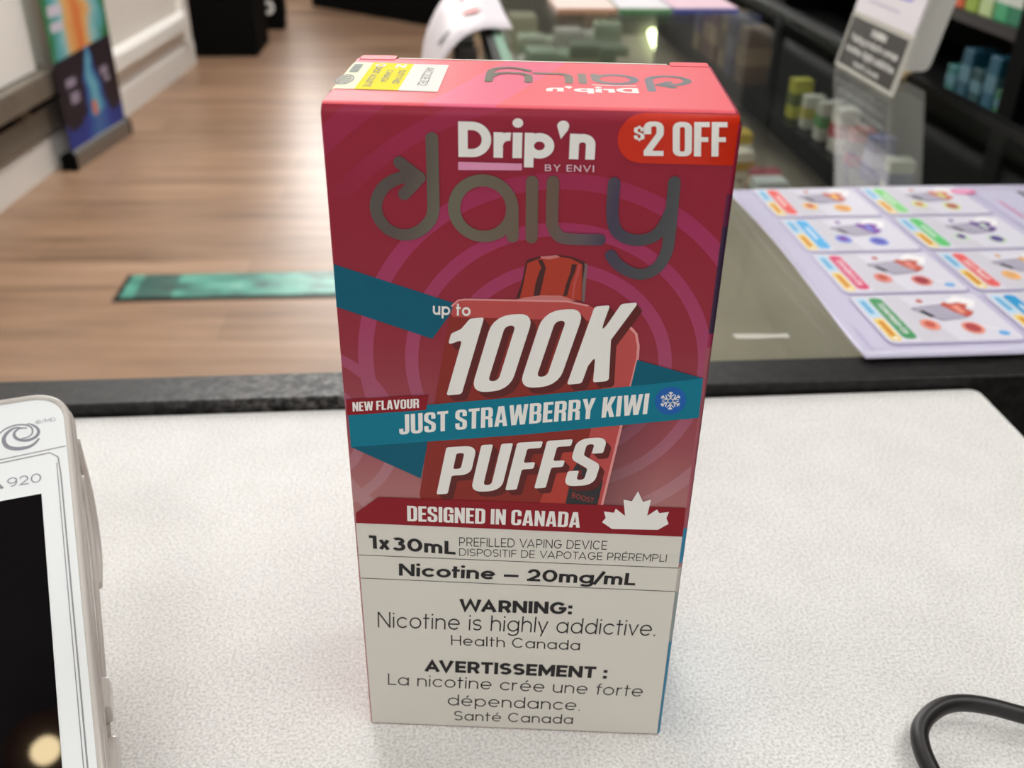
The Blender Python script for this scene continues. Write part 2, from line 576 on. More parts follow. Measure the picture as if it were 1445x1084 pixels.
def ribbon(pts, w):
    """left and right borders of a butt-ended, mitred pen stroke; closed when the ends meet"""
    closed = len(pts) > 4 and math.hypot(pts[0][0] - pts[-1][0], pts[0][1] - pts[-1][1]) < 1e-6
    if closed:
        pts = pts[:-1]
    n = len(pts)
    L, R = [], []
    for i in range(n):
        p = pts[i]
        a = pts[i - 1] if (i or closed) else None
        b = pts[(i + 1) % n] if (i < n - 1 or closed) else None
        ds = []
        for q0, q1 in ((a, p), (p, b)):
            if q0 is None or q1 is None:
                continue
            d = math.hypot(q1[0] - q0[0], q1[1] - q0[1])
            if d > 1e-9:
                ds.append(((q1[0] - q0[0]) / d, (q1[1] - q0[1]) / d))
        if len(ds) == 1:
            ds = ds * 2
        tx, ty = ds[0][0] + ds[1][0], ds[0][1] + ds[1][1]
        tl = math.hypot(tx, ty) or 1
        tx, ty = tx / tl, ty / tl
        k = min(2.2, 1.0 / max(0.3, tx * ds[0][0] + ty * ds[0][1]))
        L.append((p[0] - ty * w / 2 * k, p[1] + tx * w / 2 * k))
        R.append((p[0] + ty * w / 2 * k, p[1] - tx * w / 2 * k))
    if closed:
        L.append(L[0])
        R.append(R[0])
    return L, R


def normal_of(at):
    o = Vector(at(0, 0))
    return (Vector(at(1, 0)) - o).cross(Vector(at(0, 1)) - o).normalized()


def put_text(mb, text, bl, br, tl, at, mi=0, bold=0.1, spacing=1.0):
    """set a line so that it spans bl..br on its baseline with cap height bl..tl; bold is the pen width"""
    w = bold
    gap = (0.095 + 0.10 * (1 - min(1, w / .22))) * spacing
    x = 0.0
    strokes = []
    prev = ''
    for ch in text:
        x -= KERN.get(prev + ch, 0.0)
        prev = ch
        if ch == ' ':
            x += 0.26 + gap
            continue
        s, adv = mono(ch, w)
        for q in s:
            if q[0] == 'dot':
                strokes.append(('fill', [(px + x, py) for px, py in circle(q[1], q[2], q[3], 20)]))
            elif q[0] == 'poly':
                strokes.append(('fill', [(px + x, py) for px, py in q[1:]]))
            else:
                strokes.append([(px + x, py) for px, py in q])
        x += adv + gap
    W = x - gap
    ux, uy = (br[0] - bl[0]) / W, (br[1] - bl[1]) / W
    vx, vy = tl[0] - bl[0], tl[1] - bl[1]
    nrm = normal_of(at)
    flip = (ux * vy - uy * vx) < 0
    for j, q in enumerate(strokes):
        lift = nrm * (0.004 * (j % 7)) * (-1 if flip else 1)
        if q[0] == 'fill':
            v = []
            for px, py in q[1]:
                p = at(bl[0] + px * ux + py * vx, bl[1] + px * uy + py * vy)
                v.append((p[0] + lift.x, p[1] + lift.y, p[2] + lift.z))
            mb.add(v, [tuple(range(len(v)))], mi)
            continue
        L, R = ribbon(q, w)
        v = []
        for a, b in zip(L, R):
            for px, py in (a, b):
                p = at(bl[0] + px * ux + py * vx, bl[1] + px * uy + py * vy)
                v.append((p[0] + lift.x, p[1] + lift.y, p[2] + lift.z))
        f = []
        for i in range(len(L) - 1):
            f.append((2 * i, 2 * i + 1, 2 * i + 3, 2 * i + 2) if not flip else (2 * i, 2 * i + 2, 2 * i + 3, 2 * i + 1))
        mb.add(v, f, mi)

# ------------------------------------------------------------------ printed artwork, measured on the carton in millimetres
ART = {
 'daily': {
  'd': [(-18.62,136.93),(-20.7,137.0),(-23.07,136.31),(-25.12,134.73),(-26.37,132.25),(-26.25,129.77),(-24.86,127.57),(-23.01,126.55),(-21.63,126.33),(-19.97,126.64),(-18.17,127.76),(-16.86,129.39),(-16.38,131.23),(-16.33,133.18),(-16.29,143.78)],
  'd_barb1': [(-21.98,139.49),(-18.62,136.88)],
  'd_barb2': [(-21.4,133.84),(-18.62,136.88)],
  'a': [(-12.7,131.47),(-12.62,132.27),(-12.43,133.06),(-12.11,133.8),(-11.69,134.49),(-11.17,135.1),(-10.56,135.63),(-9.88,136.06),(-9.15,136.38),(-8.38,136.58),(-7.6,136.67),(-6.82,136.63),(-6.05,136.47),(-5.32,136.19),(-4.65,135.8),(-4.04,135.3),(-3.52,134.72),(-3.1,134.05),(-2.79,133.33),(-2.59,132.56),(-2.52,131.76),(-2.57,130.96),(-2.74,130.17),(-3.04,129.41),(-3.45,128.7),(-3.97,128.06),(-4.58,127.51),(-5.26,127.06),(-6.01,126.72),(-6.79,126.5),(-7.6,126.41),(-8.41,126.45),(-9.2,126.62),(-9.95,126.92),(-10.63,127.33),(-11.24,127.84),(-11.76,128.45),(-12.17,129.14),(-12.47,129.88),(-12.65,130.67),(-12.7,131.47)],
  'a_stem': [(-2.52,132.28),(-2.38,126.5)],
  'i': [(0.83,136.71),(0.99,126.47)],
  'L': [(4.42,136.81),(4.44,131.18),(4.64,128.83),(5.58,127.14),(7.24,126.45),(13.0,126.43)],
  'y': [(14.88,136.84),(14.93,131.48),(15.61,128.63),(17.21,127.09),(19.5,126.55),(21.71,126.95),(23.35,128.2),(24.4,130.2),(24.87,131.77)],
  'y_tail': [(25.14,137.25),(25.18,132.43),(25.18,127.19),(24.94,124.37),(23.91,121.89),(22.26,120.46),(20.38,120.06),(18.17,120.75),(16.3,122.07),(15.19,123.53)],
 },
 'rows': {
  'dripn': [(-11.83,140.72),(11.31,140.85),(-11.81,146.77)],
  'byenvi': [(2.96,138.64),(11.31,138.68),(2.93,139.81)],
  'dollar': [(17.69,144.53),(19.41,144.51),(17.53,146.67)],
  'two': [(19.51,141.8),(22.85,141.88),(19.05,147.54)],
  'off': [(24.4,141.86),(33.42,142.04),(23.85,147.6)],
  'upto': [(-16.97,110.74),(-9.98,110.68),(-16.9,113.28)],
  'k100': [(-17.29,93.03),(16.45,97.78),(-12.89,109.77)],
  'puffs': [(-17.3,69.49),(14.98,73.3),(-15.02,81.26)],
  'newflav': [(-33.38,89.0),(-20.22,90.33),(-33.31,91.13)],
  'just': [(-24.38,83.87),(24.35,90.66),(-24.28,88.53)],
  'designed': [(-23.62,62.28),(12.63,62.16),(-23.53,66.3)],
  'ml30': [(-32.18,54.46),(-13.57,53.58),(-32.12,58.03)],
  'prefilled': [(-12.77,55.97),(18.63,56.45),(-12.74,58.35)],
  'disp': [(-12.81,53.32),(31.48,53.74),(-12.78,55.36)],
  'nic20': [(-26.07,47.12),(25.38,46.82),(-25.93,50.53)],
  'warn': [(-13.0,37.47),(12.21,37.71),(-12.96,41.02)],
  'highly': [(-31.52,31.6),(30.94,32.18),(-31.32,36.32)],
  'health': [(-14.97,27.01),(14.35,26.93),(-14.95,30.08)],
  'avert': [(-21.42,18.33),(21.13,18.29),(-21.31,22.04)],
  'lanic': [(-30.12,13.43),(29.64,12.85),(-29.95,17.16)],
  'depend': [(-16.09,7.35),(15.31,7.38),(-16.02,11.05)],
  'sante': [(-14.64,2.32),(13.84,2.67),(-14.59,5.5)],
  'boost': [(10.61,69.87),(15.13,68.53),(10.69,71.2)],
 },
 'polys': {
  'dripn_line': [(-11.89,139.86),(-1.0,139.84),(-0.98,138.66),(-11.91,138.43)],
  'ribbon_front': [(-34.33,88.47),(-18.73,91.03),(0.38,93.69),(22.2,96.97),(34.29,98.98),(34.44,90.16),(0.56,84.91),(-34.31,80.49)],
  'ribbon_back_left': [(-34.84,120.27),(-12.06,112.86),(-13.4,111.37),(-17.24,105.61),(-34.91,111.67)],
  'ribbon_back_right': [(21.5,102.52),(34.29,98.98),(20.73,96.68)],
  'ribbon_fold': [(-34.38,80.49),(-18.7,82.57),(-20.42,73.3)],
  'tag': [(-34.53,91.65),(-18.32,93.31),(-18.84,89.89),(-34.5,88.05)],
  'banner_red': [(-29.44,68.24),(34.51,68.22),(34.84,60.73),(-34.49,61.25),(-34.39,63.88)],
  'white_panel': [(-34.49,61.25),(34.84,60.73)],
  'line1': [(-34.44,52.49),(34.66,52.11)],
  'line2': [(-34.39,45.99),(34.75,45.5)],
  'badge': [(18.52,149.75),(34.98,149.22),(34.92,140.55),(18.3,140.42),(16.44,141.35),(15.24,143.14),(14.95,144.7),(15.21,146.97),(16.37,148.76)],
  'device': [(-11.52,114.1),(7.75,114.38),(11.68,113.65),(17.07,110.64),(19.47,109.99),(21.06,108.13),(21.66,105.47),(21.73,102.91),(19.73,87.78),(17.03,67.91),(-21.04,67.69),(-18.85,82.06),(-13.95,109.89),(-13.11,112.83)],
  'device_right': [(18.42,110.1),(20.46,109.14),(21.41,106.96),(21.73,102.91),(19.73,87.78),(17.03,67.91),(16.01,67.86),(16.79,74.35),(14.65,79.15),(11.02,77.61),(13.24,84.2),(16.49,103.48)],
  'device_top': [(-11.52,114.1),(7.75,114.38),(11.68,113.65),(17.07,110.64),(10.54,110.42),(-13.15,110.35),(-13.67,110.92),(-13.11,112.83)],
  'device_front_lit': [(9.03,84.03),(11.38,79.01),(9.29,67.56),(3.86,67.69)],
  'mouth': [(-1.59,114.53),(-0.66,117.47),(0.04,121.73),(0.51,122.26),(2.62,122.89),(5.5,123.31),(8.22,122.98),(10.58,122.05),(11.14,121.65),(11.05,118.49),(10.98,114.18),(7.41,114.5)],
  'mouth_core': [(-0.9,114.66),(-0.36,117.05),(0.33,121.53),(2.73,122.6),(4.19,122.27),(6.1,122.91),(8.04,122.7),(10.21,121.62),(10.27,118.46),(10.38,114.38),(7.39,114.93)],
  'mouth_dark1': [(2.16,122.21),(3.02,122.34),(3.69,120.79),(3.17,117.59),(2.74,115.21),(1.57,114.85),(1.89,117.55),(2.51,119.91),(2.88,120.77)],
  'mouth_dark2': [(8.28,121.56),(9.25,121.59),(8.93,120.11),(8.24,117.97),(7.77,115.38),(6.99,115.13),(7.47,117.73),(8.15,120.09)],
  'mouth_lite': [(2.62,122.89),(5.5,123.27),(6.19,122.92),(4.18,122.35),(2.82,122.54)],
  'mouth_lite2': [(9.54,121.6),(10.03,121.41),(9.23,117.79),(8.98,114.76),(8.58,114.75),(8.74,117.77)],
  'mouth_edge': [(10.54,121.95),(11.14,121.65),(11.05,118.49),(10.98,114.18),(10.48,114.38),(10.4,117.83),(10.66,121.22)],
  'mouth_collar': [(-0.31,114.68),(3.04,115.31),(6.59,115.34),(8.99,114.55),(9.39,114.34),(-1.69,114.24)],
  'boost_panel': [(9.29,67.56),(10.5,76.55),(11.13,78.31),(14.7,78.29),(16.03,77.47),(16.68,76.11),(16.69,73.64),(15.87,67.85)],
  'boost_btn': [(14.67,75.82),(15.85,75.42),(16.32,74.79),(16.24,73.35),(15.91,72.68),(15.05,72.77),(13.84,73.44)],
  'boost_btn2': [(11.44,76.78),(12.29,76.82),(12.32,75.14),(11.36,75.1)],
  'leaf': [(24.04,72.08),(25.26,69.46),(26.88,70.09),(26.42,65.88),(28.31,67.63),(28.85,66.69),(30.81,67.09),(30.44,65.44),(31.03,64.0),(28.95,62.34),(19.38,62.13),(17.22,63.82),(17.89,64.97),(17.44,66.62),(19.53,66.37),(19.81,67.48),(21.87,65.68),(21.25,69.85),(22.99,69.49)],
  'snow_c': [(28.59,93.8),(31.65,93.92),(28.26,97.27)],
  'ringpts': [(-21.19,103.66),(34.21,105.61),(5.8,127.94),(26.78,104.6),(11.47,119.99),(6.82,136.37),(34.76,126.15),(-33.67,100.93),(-27.58,92.48)],
 },
 'top': {
  'stamp': [(-35.39,6.04),(-16.32,9.45),(-16.07,30.55),(-35.67,31.98)],
  'yellow': [(-30.99,10.36),(-23.2,9.71),(-23.01,30.78),(-30.97,31.68)],
  'white': [(-23.2,9.71),(-16.26,9.2),(-16.03,30.4),(-23.01,30.78)],
  'badge1': [(-35.48,23.07),(-32.92,23.17),(-32.8,29.47),(-35.47,30.05)],
  'badge2': [(-35.71,13.17),(-35.82,20.06),(-34.72,20.97),(-32.62,18.42),(-32.74,14.22),(-34.26,12.95)],
  'daily_bbox': [(-8.71,19.28),(29.87,26.69),(-9.19,26.75)],
  'd_right': [(29.47,23.38)],
  'y_left': [(-8.65,18.85)],
  'stem_bot': [(21.34,15.3)],
  'y_far': [(-5.12,29.84)],
  'base_line': [(9.26,26.15),(9.1,19.07)],
  'dripn': [(19.08,11.86),(2.73,12.05),(19.13,15.66)],
  'backedge': [(-35.01,35.29),(-27.29,37.47),(-26.51,34.91),(26.11,36.07),(27.01,38.1),(34.74,38.28)],
 },
}
# ------------------------------------------------------------------ the carton
CW, CD, CH = 70.0, 35.92, 149.19


def carton_print():
    """printed board: red-pink fading to a dusty pink lower down, with two sets of concentric ripples"""
    m = mat('carton_print', (170, 40, 65), rough=0.45, spec=0.22)
    g = NT(m)
    tc = g.n('ShaderNodeTexCoord')
    sep = g.n('ShaderNodeSeparateXYZ')
    g.l(tc.outputs['Object'], sep.inputs[0])
    x = g.math('MULTIPLY', sep.outputs[0], 1000.0)
    y = g.math('MULTIPLY', sep.outputs[1], 1000.0)
    z = g.math('MULTIPLY', sep.outputs[2], 1000.0)
    zz = g.math('DIVIDE', z, 150.0)
    base = g.ramp(zz, [(0.0, (.43, .18, .18, 1)), (0.45, (.43, .18, .18, 1)), (0.56, (.33, .075, .095, 1)), (0.70, (.29, .026, .045, 1)), (0.86, (.29, .015, .036, 1)), (1.0, (.31, .015, .04, 1))])
    ring = g.ramp(zz, [(0.0, (.50, .27, .28, 1)), (0.45, (.47, .24, .25, 1)), (0.58, (.38, .11, .17, 1)), (0.72, (.385, .052, .135, 1)), (0.86, (.37, .03, .11, 1)), (0.92, (.34, .022, .075, 1)), (1.0, (.34, .02, .065, 1))])

    def dist(cx, cz):
        a = g.math('POWER', g.math('SUBTRACT', x, cx), 2)
        b = g.math('POWER', g.math('SUBTRACT', z, cz), 2)
        return g.math('SQRT', g.math('ADD', a, b))

    def band(d, r, w):
        return g.math('LESS_THAN', g.math('ABSOLUTE', g.math('SUBTRACT', d, r)), w)
    d1 = dist(6.5, 100.3)
    d2 = dist(-44.0, 84.0)
    tot = None
    for d, r, w in ((d1, 20.4, 1.25), (d1, 27.8, 1.25), (d1, 36.6, 1.45), (d1, 51.0, 1.5), (d1, 59.3, 2.0), (d2, 18.8, 1.1), (d2, 12.0, 1.1)):
        b = band(d, r, w)
        tot = b if tot is None else g.math('MAXIMUM', tot, b)
    front = g.math('LESS_THAN', y, 1.2)
    tot = g.math('MULTIPLY', tot, front)
    fade = g.math('MINIMUM', 1.0, g.math('MAXIMUM', g.math('GREATER_THAN', 45.0, d1), g.math('MULTIPLY', g.math('SUBTRACT', z, 132.0), 0.08)))
    fade = g.math('MAXIMUM', 0.0, g.math('MAXIMUM', fade, g.math('LESS_THAN', z, 110.0)))
    tot = g.math('MULTIPLY', tot, fade)
    col = g.mix(tot, base, ring)
    # printed dark halo of the device picture, to the right of its lower half
    hd = g.math('SUBTRACT', x, g.math('MULTIPLY_ADD', z, 0.134, 7.9))
    hal = g.math('MULTIPLY', g.math('MAXIMUM', 0.0, g.math('SUBTRACT', 1.0, g.math('MULTIPLY', hd, 0.1))), g.math('LESS_THAN', z, 96.0))
    hal = g.math('MULTIPLY', g.math('MULTIPLY', hal, front), g.math('GREATER_THAN', hd, -3.0))
    col = g.mix(g.math('MULTIPLY', g.math('MINIMUM', hal, 1.0), 0.62), col, (.11, .035, .042, 1))
    # top panel prints in a warmer pink, with a broad magenta sweep
    d3 = g.math('ADD', x, g.math('MULTIPLY', y, -0.35))
    sweep = g.math('LESS_THAN', g.math('ABSOLUTE', g.math('ADD', d3, 12.0)), 6.0)
    topc = g.mix(sweep, (.80, .10, .13, 1), (.78, .11, .21, 1))
    istop = g.math('GREATER_THAN', z, CH - 0.35)
    col = g.mix(istop, col, topc)
    # right side panel: pink with blue shapes
    isr = g.math('GREATER_THAN', x, CW / 2 - 0.72)
    side = g.ramp(zz, [(0.0, (.03, .22, .36, 1)), (0.19, (.03, .22, .36, 1)), (0.2, (.30, .36, .36, 1)), (0.30, (.55, .52, .48, 1)), (0.345, (.42, .2, .2, 1)), (0.355, (.03, .24, .42, 1)),
                       (0.41, (.03, .24, .42, 1)), (0.415, (.40, .1, .13, 1)), (0.7, (.34, .03, .09, 1)), (0.72, (.05, .025, .06, 1)), (0.86, (.13, .02, .06, 1)), (0.9, (.32, .02, .05, 1))], 'CONSTANT')
    col = g.mix(isr, col, side)
    g.l(col, g.b.inputs['Base Color'])
    n = g.n('ShaderNodeTexNoise')
    n.inputs['Scale'].default_value = 900
    g.l(tc.outputs['Object'], n.inputs['Vector'])
    bp = g.n('ShaderNodeBump')
    bp.inputs['Strength'].default_value = 0.08
    bp.inputs['Distance'].default_value = 0.0005
    g.l(n.outputs['Fac'], bp.inputs['Height'])
    g.l(bp.outputs[0], g.b.inputs['Normal'])
    return m


def foil_print():
    """hot-stamped holographic foil: the hue drifts across it"""
    m = mat('holographic_foil', (120, 112, 100), rough=0.33, metal=0.92)
    g = NT(m)
    tc = g.n('ShaderNodeTexCoord')
    sep = g.n('ShaderNodeSeparateXYZ')
    g.l(tc.outputs['Object'], sep.inputs[0])
    n = g.n('ShaderNodeTexNoise')
    n.inputs['Scale'].default_value = 40
    g.l(tc.outputs['Object'], n.inputs['Vector'])
    w = g.math('ADD', g.math('MULTIPLY_ADD', sep.outputs[0], 14.2857, 0.5), g.math('MULTIPLY', g.math('SUBTRACT', n.outputs['Fac'], 0.5), 0.12))
    w = g.math('ADD', w, g.math('MULTIPLY', g.math('SUBTRACT', sep.outputs[2], 0.134), -3.0))
    c = g.ramp(w, [(0.0, (.12, .12, .10, 1)), (0.18, (.11, .085, .08, 1)), (0.32, (.16, .15, .11, 1)), (0.46, (.16, .125, .095, 1)), (0.56, (.155, .105, .08, 1)), (0.64, (.14, .11, .115, 1)), (0.72, (.075, .062, .10, 1)), (0.84, (.085, .085, .09, 1)), (1.0, (.12, .12, .13, 1))])  # diffraction hues and dark reflections are put into the foil colour
    g.l(c, g.b.inputs['Base Color'])
    return m


M_board = carton_print()
M_foil = foil_print()
M_ink_white = mat('white_ink', (238, 236, 232), rough=0.45, spec=0.35)
M_panel_white = mat('white_panel_ink', (222, 218, 209), rough=0.5, spec=0.3)
M_ink_black = mat('black_ink', (22, 18, 20), rough=0.45, spec=0.35)
M_ink_pale = mat('pale_pink_ink', (226, 150, 185), rough=0.45, spec=0.35)
M_ink_lilac = mat('lilac_white_ink', (228, 200, 212), rough=0.45, spec=0.35)
M_ink_teal = mat('teal_ink', (0, 120, 145), rough=0.5, spec=0.2)
M_ink_teal_back = mat('deep_teal_ink', (0, 92, 116), rough=0.5, spec=0.2)
M_ink_crimson = mat('crimson_ink', (140, 24, 36), rough=0.5, spec=0.2)
M_ink_maroon = mat('maroon_ink', (92, 20, 18), rough=0.45, spec=0.35)
M_ink_red = mat('device_red_ink', (138, 34, 24), rough=0.45, spec=0.35)
M_ink_red_lit = mat('device_bright_red_ink', (180, 58, 46), rough=0.45, spec=0.35)
M_ink_coral = mat('device_coral_ink', (190, 74, 72), rough=0.45, spec=0.35)
M_ink_pinkedge = mat('device_edge_ink', (226, 150, 148), rough=0.45, spec=0.35)
M_ink_amber = mat('mouthpiece_ink', (176, 52, 30), rough=0.45, spec=0.35)
M_ink_dark = mat('dark_ink', (66, 24, 22), rough=0.45, spec=0.35)
M_ink_grey = mat('grey_ink', (122, 100, 100), rough=0.45, spec=0.35)
M_ink_panel = mat('charcoal_ink', (42, 42, 46), rough=0.45, spec=0.35)
M_ink_blue = mat('blue_ink', (0, 92, 176), rough=0.42, spec=0.35)
M_ink_rose = mat('rose_ink', (205, 120, 118), rough=0.45, spec=0.35)
M_badge = mat('orange_red_sticker', (208, 42, 8), rough=0.42, spec=0.3)
M_paperwhite = mat('white_paper', (236, 234, 228), rough=0.7, spec=0.2)
M_yellow = mat('yellow_paper', (244, 226, 30), rough=0.7, spec=0.15)
M_cream = mat('cream_paper', (232, 230, 196), rough=0.6)

# ------------------------------------------------------------------ room shell
M_wall = mat('wall_paint', (234, 228, 219), rough=0.7, vary=0.03, vary_scale=2)
M_trim = mat('trim_white', (240, 236, 229), rough=0.45)
M_black = mat('black_laminate', (15, 15, 15), rough=0.5, spec=0.14)
M_blackmat = mat('black_matt', (9, 9, 9), rough=0.8, spec=0.08)
M_ceiling = mat('ceiling_tile', (160, 157, 148), rough=0.9)
M_darkwall = mat('dark_wall', (58, 54, 50), rough=0.8)
M_farwall = mat('far_wall_paint', (146, 142, 132), rough=0.8)
M_steel = mat('brushed_steel', (150, 145, 138), rough=0.38, metal=0.7)
M_greymetal = mat('grey_metal', (128, 120, 108), rough=0.45, metal=0.35, vary=0.1, vary_scale=8)


def floor_material():
    m = mat('wood_planks', (150, 118, 92), rough=0.34, spec=0.5)
    g = NT(m)
    tc = g.n('ShaderNodeTexCoord')
    mp = g.n('ShaderNodeMapping')
    mp.inputs['Rotation'].default_value = (0, 0, -math.radians(5))
    g.l(tc.outputs['Object'], mp.inputs[0])
    br = g.n('ShaderNodeTexBrick')
    br.inputs['Scale'].default_value = 1.0
    br.inputs['Brick Width'].default_value = 1.25
    br.inputs['Row Height'].default_value = 0.17
    br.inputs['Mortar Size'].default_value = 0.002
    br.inputs['Color1'].default_value = (0, 0, 0, 1)
    br.inputs['Color2'].default_value = (1, 1, 1, 1)
    br.inputs['Mortar'].default_value = (0.2, 0.2, 0.2, 1)
    g.l(mp.outputs[0], br.inputs['Vector'])
    mp2 = g.n('ShaderNodeMapping')
    mp2.inputs['Scale'].default_value = (1.1, 14, 1)
    g.l(mp.outputs[0], mp2.inputs[0])
    n = g.n('ShaderNodeTexNoise')
    n.inputs['Scale'].default_value = 1.6
    n.inputs['Detail'].default_value = 6
    n.inputs['Roughness'].default_value = 0.62
    g.l(mp2.outputs[0], n.inputs['Vector'])
    f = g.math('ADD', g.math('MULTIPLY', n.outputs['Fac'], 0.95), g.math('MULTIPLY', br.outputs['Color'], 0.16))
    c = g.ramp(f, [(0.3, rgb(106, 80, 61)), (0.48, rgb(140, 110, 87)), (0.6, rgb(156, 124, 99)), (0.8, rgb(172, 140, 115))])
    c = g.mix(g.math('MULTIPLY', br.outputs['Fac'], 0.3), c, rgb(100, 76, 58))
    g.l(c, g.b.inputs['Base Color'])
    return m


def slab(name, x0, x1, y0, y1, z0, z1, m, parent=None):
    b = MB()
    b.box(x0, x1, y0, y1, z0, z1)
    return struct(b.build(name, m, parent))


slab('floor', -4200, 2400, -2200, 8200, FLOOR - 60, FLOOR, floor_material())
slab('ceiling', -4200, 2400, -2200, 8200, CEIL, CEIL + 60, M_ceiling)
slab('wall_far', -4200, 2400, 7700, 7800, FLOOR, CEIL, M_farwall)

WALL_YAW = math.radians(1.6)


def W(x, s, h=0.0):
    """point beside the left wall: x out of the wall, s along it, h above the floor"""
    return (-1763.7 + x * math.cos(WALL_YAW) - s * math.sin(WALL_YAW), 2814.2 + x * math.sin(WALL_YAW) + s * math.cos(WALL_YAW), FLOOR + h)


def wbox(x0, x1, s0, s1, h0, h1, mbx, mi=0):
    mbx.box(x0, x1, s0, s1, h0, h1, mi)


wl = MB()
wl.box(-120, -20, -4800, 2205, 0, CEIL - FLOOR)
o = struct(wl.build('wall_left', M_wall))
o.location = tuple(c * MM for c in W(0, 0))
o.rotation_euler = (0, 0, WALL_YAW)
bs = MB()
bs.prism([(-20, 0), (0, 0), (0, 108), (-5, 118), (-6, 130), (-20, 133)], -4800, 2215, 'y')
o = struct(bs.build('baseboard_left', M_trim))
o.location = tuple(c * MM for c in W(0, 0))
o.rotation_euler = (0, 0, WALL_YAW)
tr = MB()
tr.box(-20, 4, 2090, 2130, 133, 2300)
tr.box(-20, -2, 2130, 2200, 133, 330)
o = struct(tr.build('trim_1', M_trim))
o.location = tuple(c * MM for c in W(0, 0))
o.rotation_euler = (0, 0, WALL_YAW)

# daylight window in the far wall, above the cabinets
wf = MB()
for a, b, c, d in ((-2560, -2450, 60, 1400), (-990, -880, 60, 1400)):
    wf.box(a, b, 7660, 7705, c, d)
wf.box(-2560, -880, 7660, 7705, 1320, 1420)
wf.box(-2560, -880, 7660, 7705, 40, 130)
win = struct(wf.build('window_1', M_trim))
wg = MB()
wg.box(-2450, -990, 7690, 7698, 130, 1320)
wg.build('window_pane', emissive('daylight_pane', (1.0, 0.97, 0.94), 13.0), win)

# ------------------------------------------------------------------ lamps
LAMPS = [(-1150, -80, DIM_POWER, 'over the left end of the white counter'), (450, -300, 6.5, 'over the front of the white counter'), (1000, 500, 10.0, 'added over the staff aisle to light the right side'), (-350, -1450, 11.0, 'behind the white counter'), (-120, 1250, DIM_POWER, 'over the near end of the glass case'),  # the staff-aisle panel is added to brighten the terminal's right side
         (-900, 5200, LAMP_POWER, 'added over the black cabinets to brighten the left wall'), (-900, 2000, LAMP_POWER, 'over the floor by the wall ledge'), (-900, 3600, LAMP_POWER, 'over the wooden floor by the banner'), (300, 3400, LAMP_POWER, 'over the far end of the glass case')]  # rear panel added and left panels strengthened to brighten the left wall
for x, y, power, where in LAMPS:
    t = empty('ceiling_light', (x, y, CEIL))
    tag(t, 'square white ceiling light panel ' + where, 'light', 'ceiling light panels')
    fr = MB()
    for a, b, c, d in ((-320, 320, -320, -300), (-320, 320, 300, 320), (-320, -300, -300, 300), (300, 320, -300, 300)):
        fr.box(a, b, c, d, -18, -0.5)
    fr.build('light_frame', M_trim, t)
    df = MB()
    df.box(-300, 300, -300, 300, -12, -2)
    df.build('diffuser', emissive('panel_glow', LAMP_COLOUR, power), t)


def downlight(x, y, r, power, label, dome=True):
    t = empty('downlight', (x, y, CEIL))
    tag(t, label, 'light')
    if dome:
        d = MB()
        ring = [(r * 3.0 * math.sin(a), -4 - 60 * (1 - math.cos(a))) for a in [k * math.pi / 2 / 6 for k in range(7)]]
        vv = []
        for q, (rr, zz) in enumerate(ring):
            vv += [(rr * math.cos(2 * math.pi * k / 24), rr * math.sin(2 * math.pi * k / 24), zz) for k in range(24)]
        ff = [(i * 24 + k, i * 24 + (k + 1) % 24, (i + 1) * 24 + (k + 1) % 24, (i + 1) * 24 + k) for i in range(6) for k in range(24)]
        d.add(vv, ff)
        d.build('lamp_shade', mat('bronze_shade', (70, 46, 30), 0.5, 0.2), t, smooth=True)
    b = MB()
    b.prism(circle(0, 0, r, 24), -70 if dome else -14, -50 if dome else -1, 'z')
    b.build('bulb', emissive('bulb_glow', (1.0, 0.78, 0.45), power), t)
    return t


downlight(-292, -276, 22, 22.0, 'warm downlight with bronze dome over the card terminal')
downlight(1879, 6118, 48, 60.0, 'far small round downlight of the pair above the back aisle', False)
downlight(1813, 5923, 48, 60.0, 'near small round downlight of the pair above the back aisle', False)
sl = MB()
sl.tube([(770, 7640, 1210), (850, 7640, 1400)], 26, 12)
tag(sl.build('strip_lamp', emissive('strip_glow', (0.85, 1.0, 0.55), 14)), 'short slanting greenish tube lamp on the far wall', 'light')

# ------------------------------------------------------------------ white service counter with black rear rail


def counter_white():
    m = mat('counter_laminate', (226, 223, 216), rough=0.5, spec=0.35)
    g = NT(m)
    tc = g.n('ShaderNodeTexCoord')
    n1 = g.n('ShaderNodeTexNoise')
    n1.inputs['Scale'].default_value = 1300
    n1.inputs['Detail'].default_value = 3
    n2 = g.n('ShaderNodeTexNoise')
    n2.inputs['Scale'].default_value = 60
    n2.inputs['Detail'].default_value = 3
    v = g.n('ShaderNodeTexVoronoi')
    v.inputs['Scale'].default_value = 140
    for q in (n1, n2, v):
        g.l(tc.outputs['Object'], q.inputs['Vector'])
    f = g.math('ADD', g.math('MULTIPLY', n1.outputs['Fac'], 0.88), g.math('MULTIPLY', n2.outputs['Fac'], 0.12))
    c = g.ramp(f, [(0.36, rgb(200, 198, 195)), (0.5, rgb(224, 223, 220)), (0.64, rgb(238, 237, 235))])
    fleck = g.math('LESS_THAN', v.outputs['Distance'], 0.02)
    c = g.mix(g.math('MULTIPLY', fleck, 0.5), c, rgb(150, 144, 138))
    g.l(c, g.b.inputs['Base Color'])
    bp = g.n('ShaderNodeBump')
    bp.inputs['Strength'].default_value = 0.1
    bp.inputs['Distance'].default_value = 0.0004
    g.l(n1.outputs['Fac'], bp.inputs['Height'])
    g.l(bp.outputs[0], g.b.inputs['Normal'])
    return m


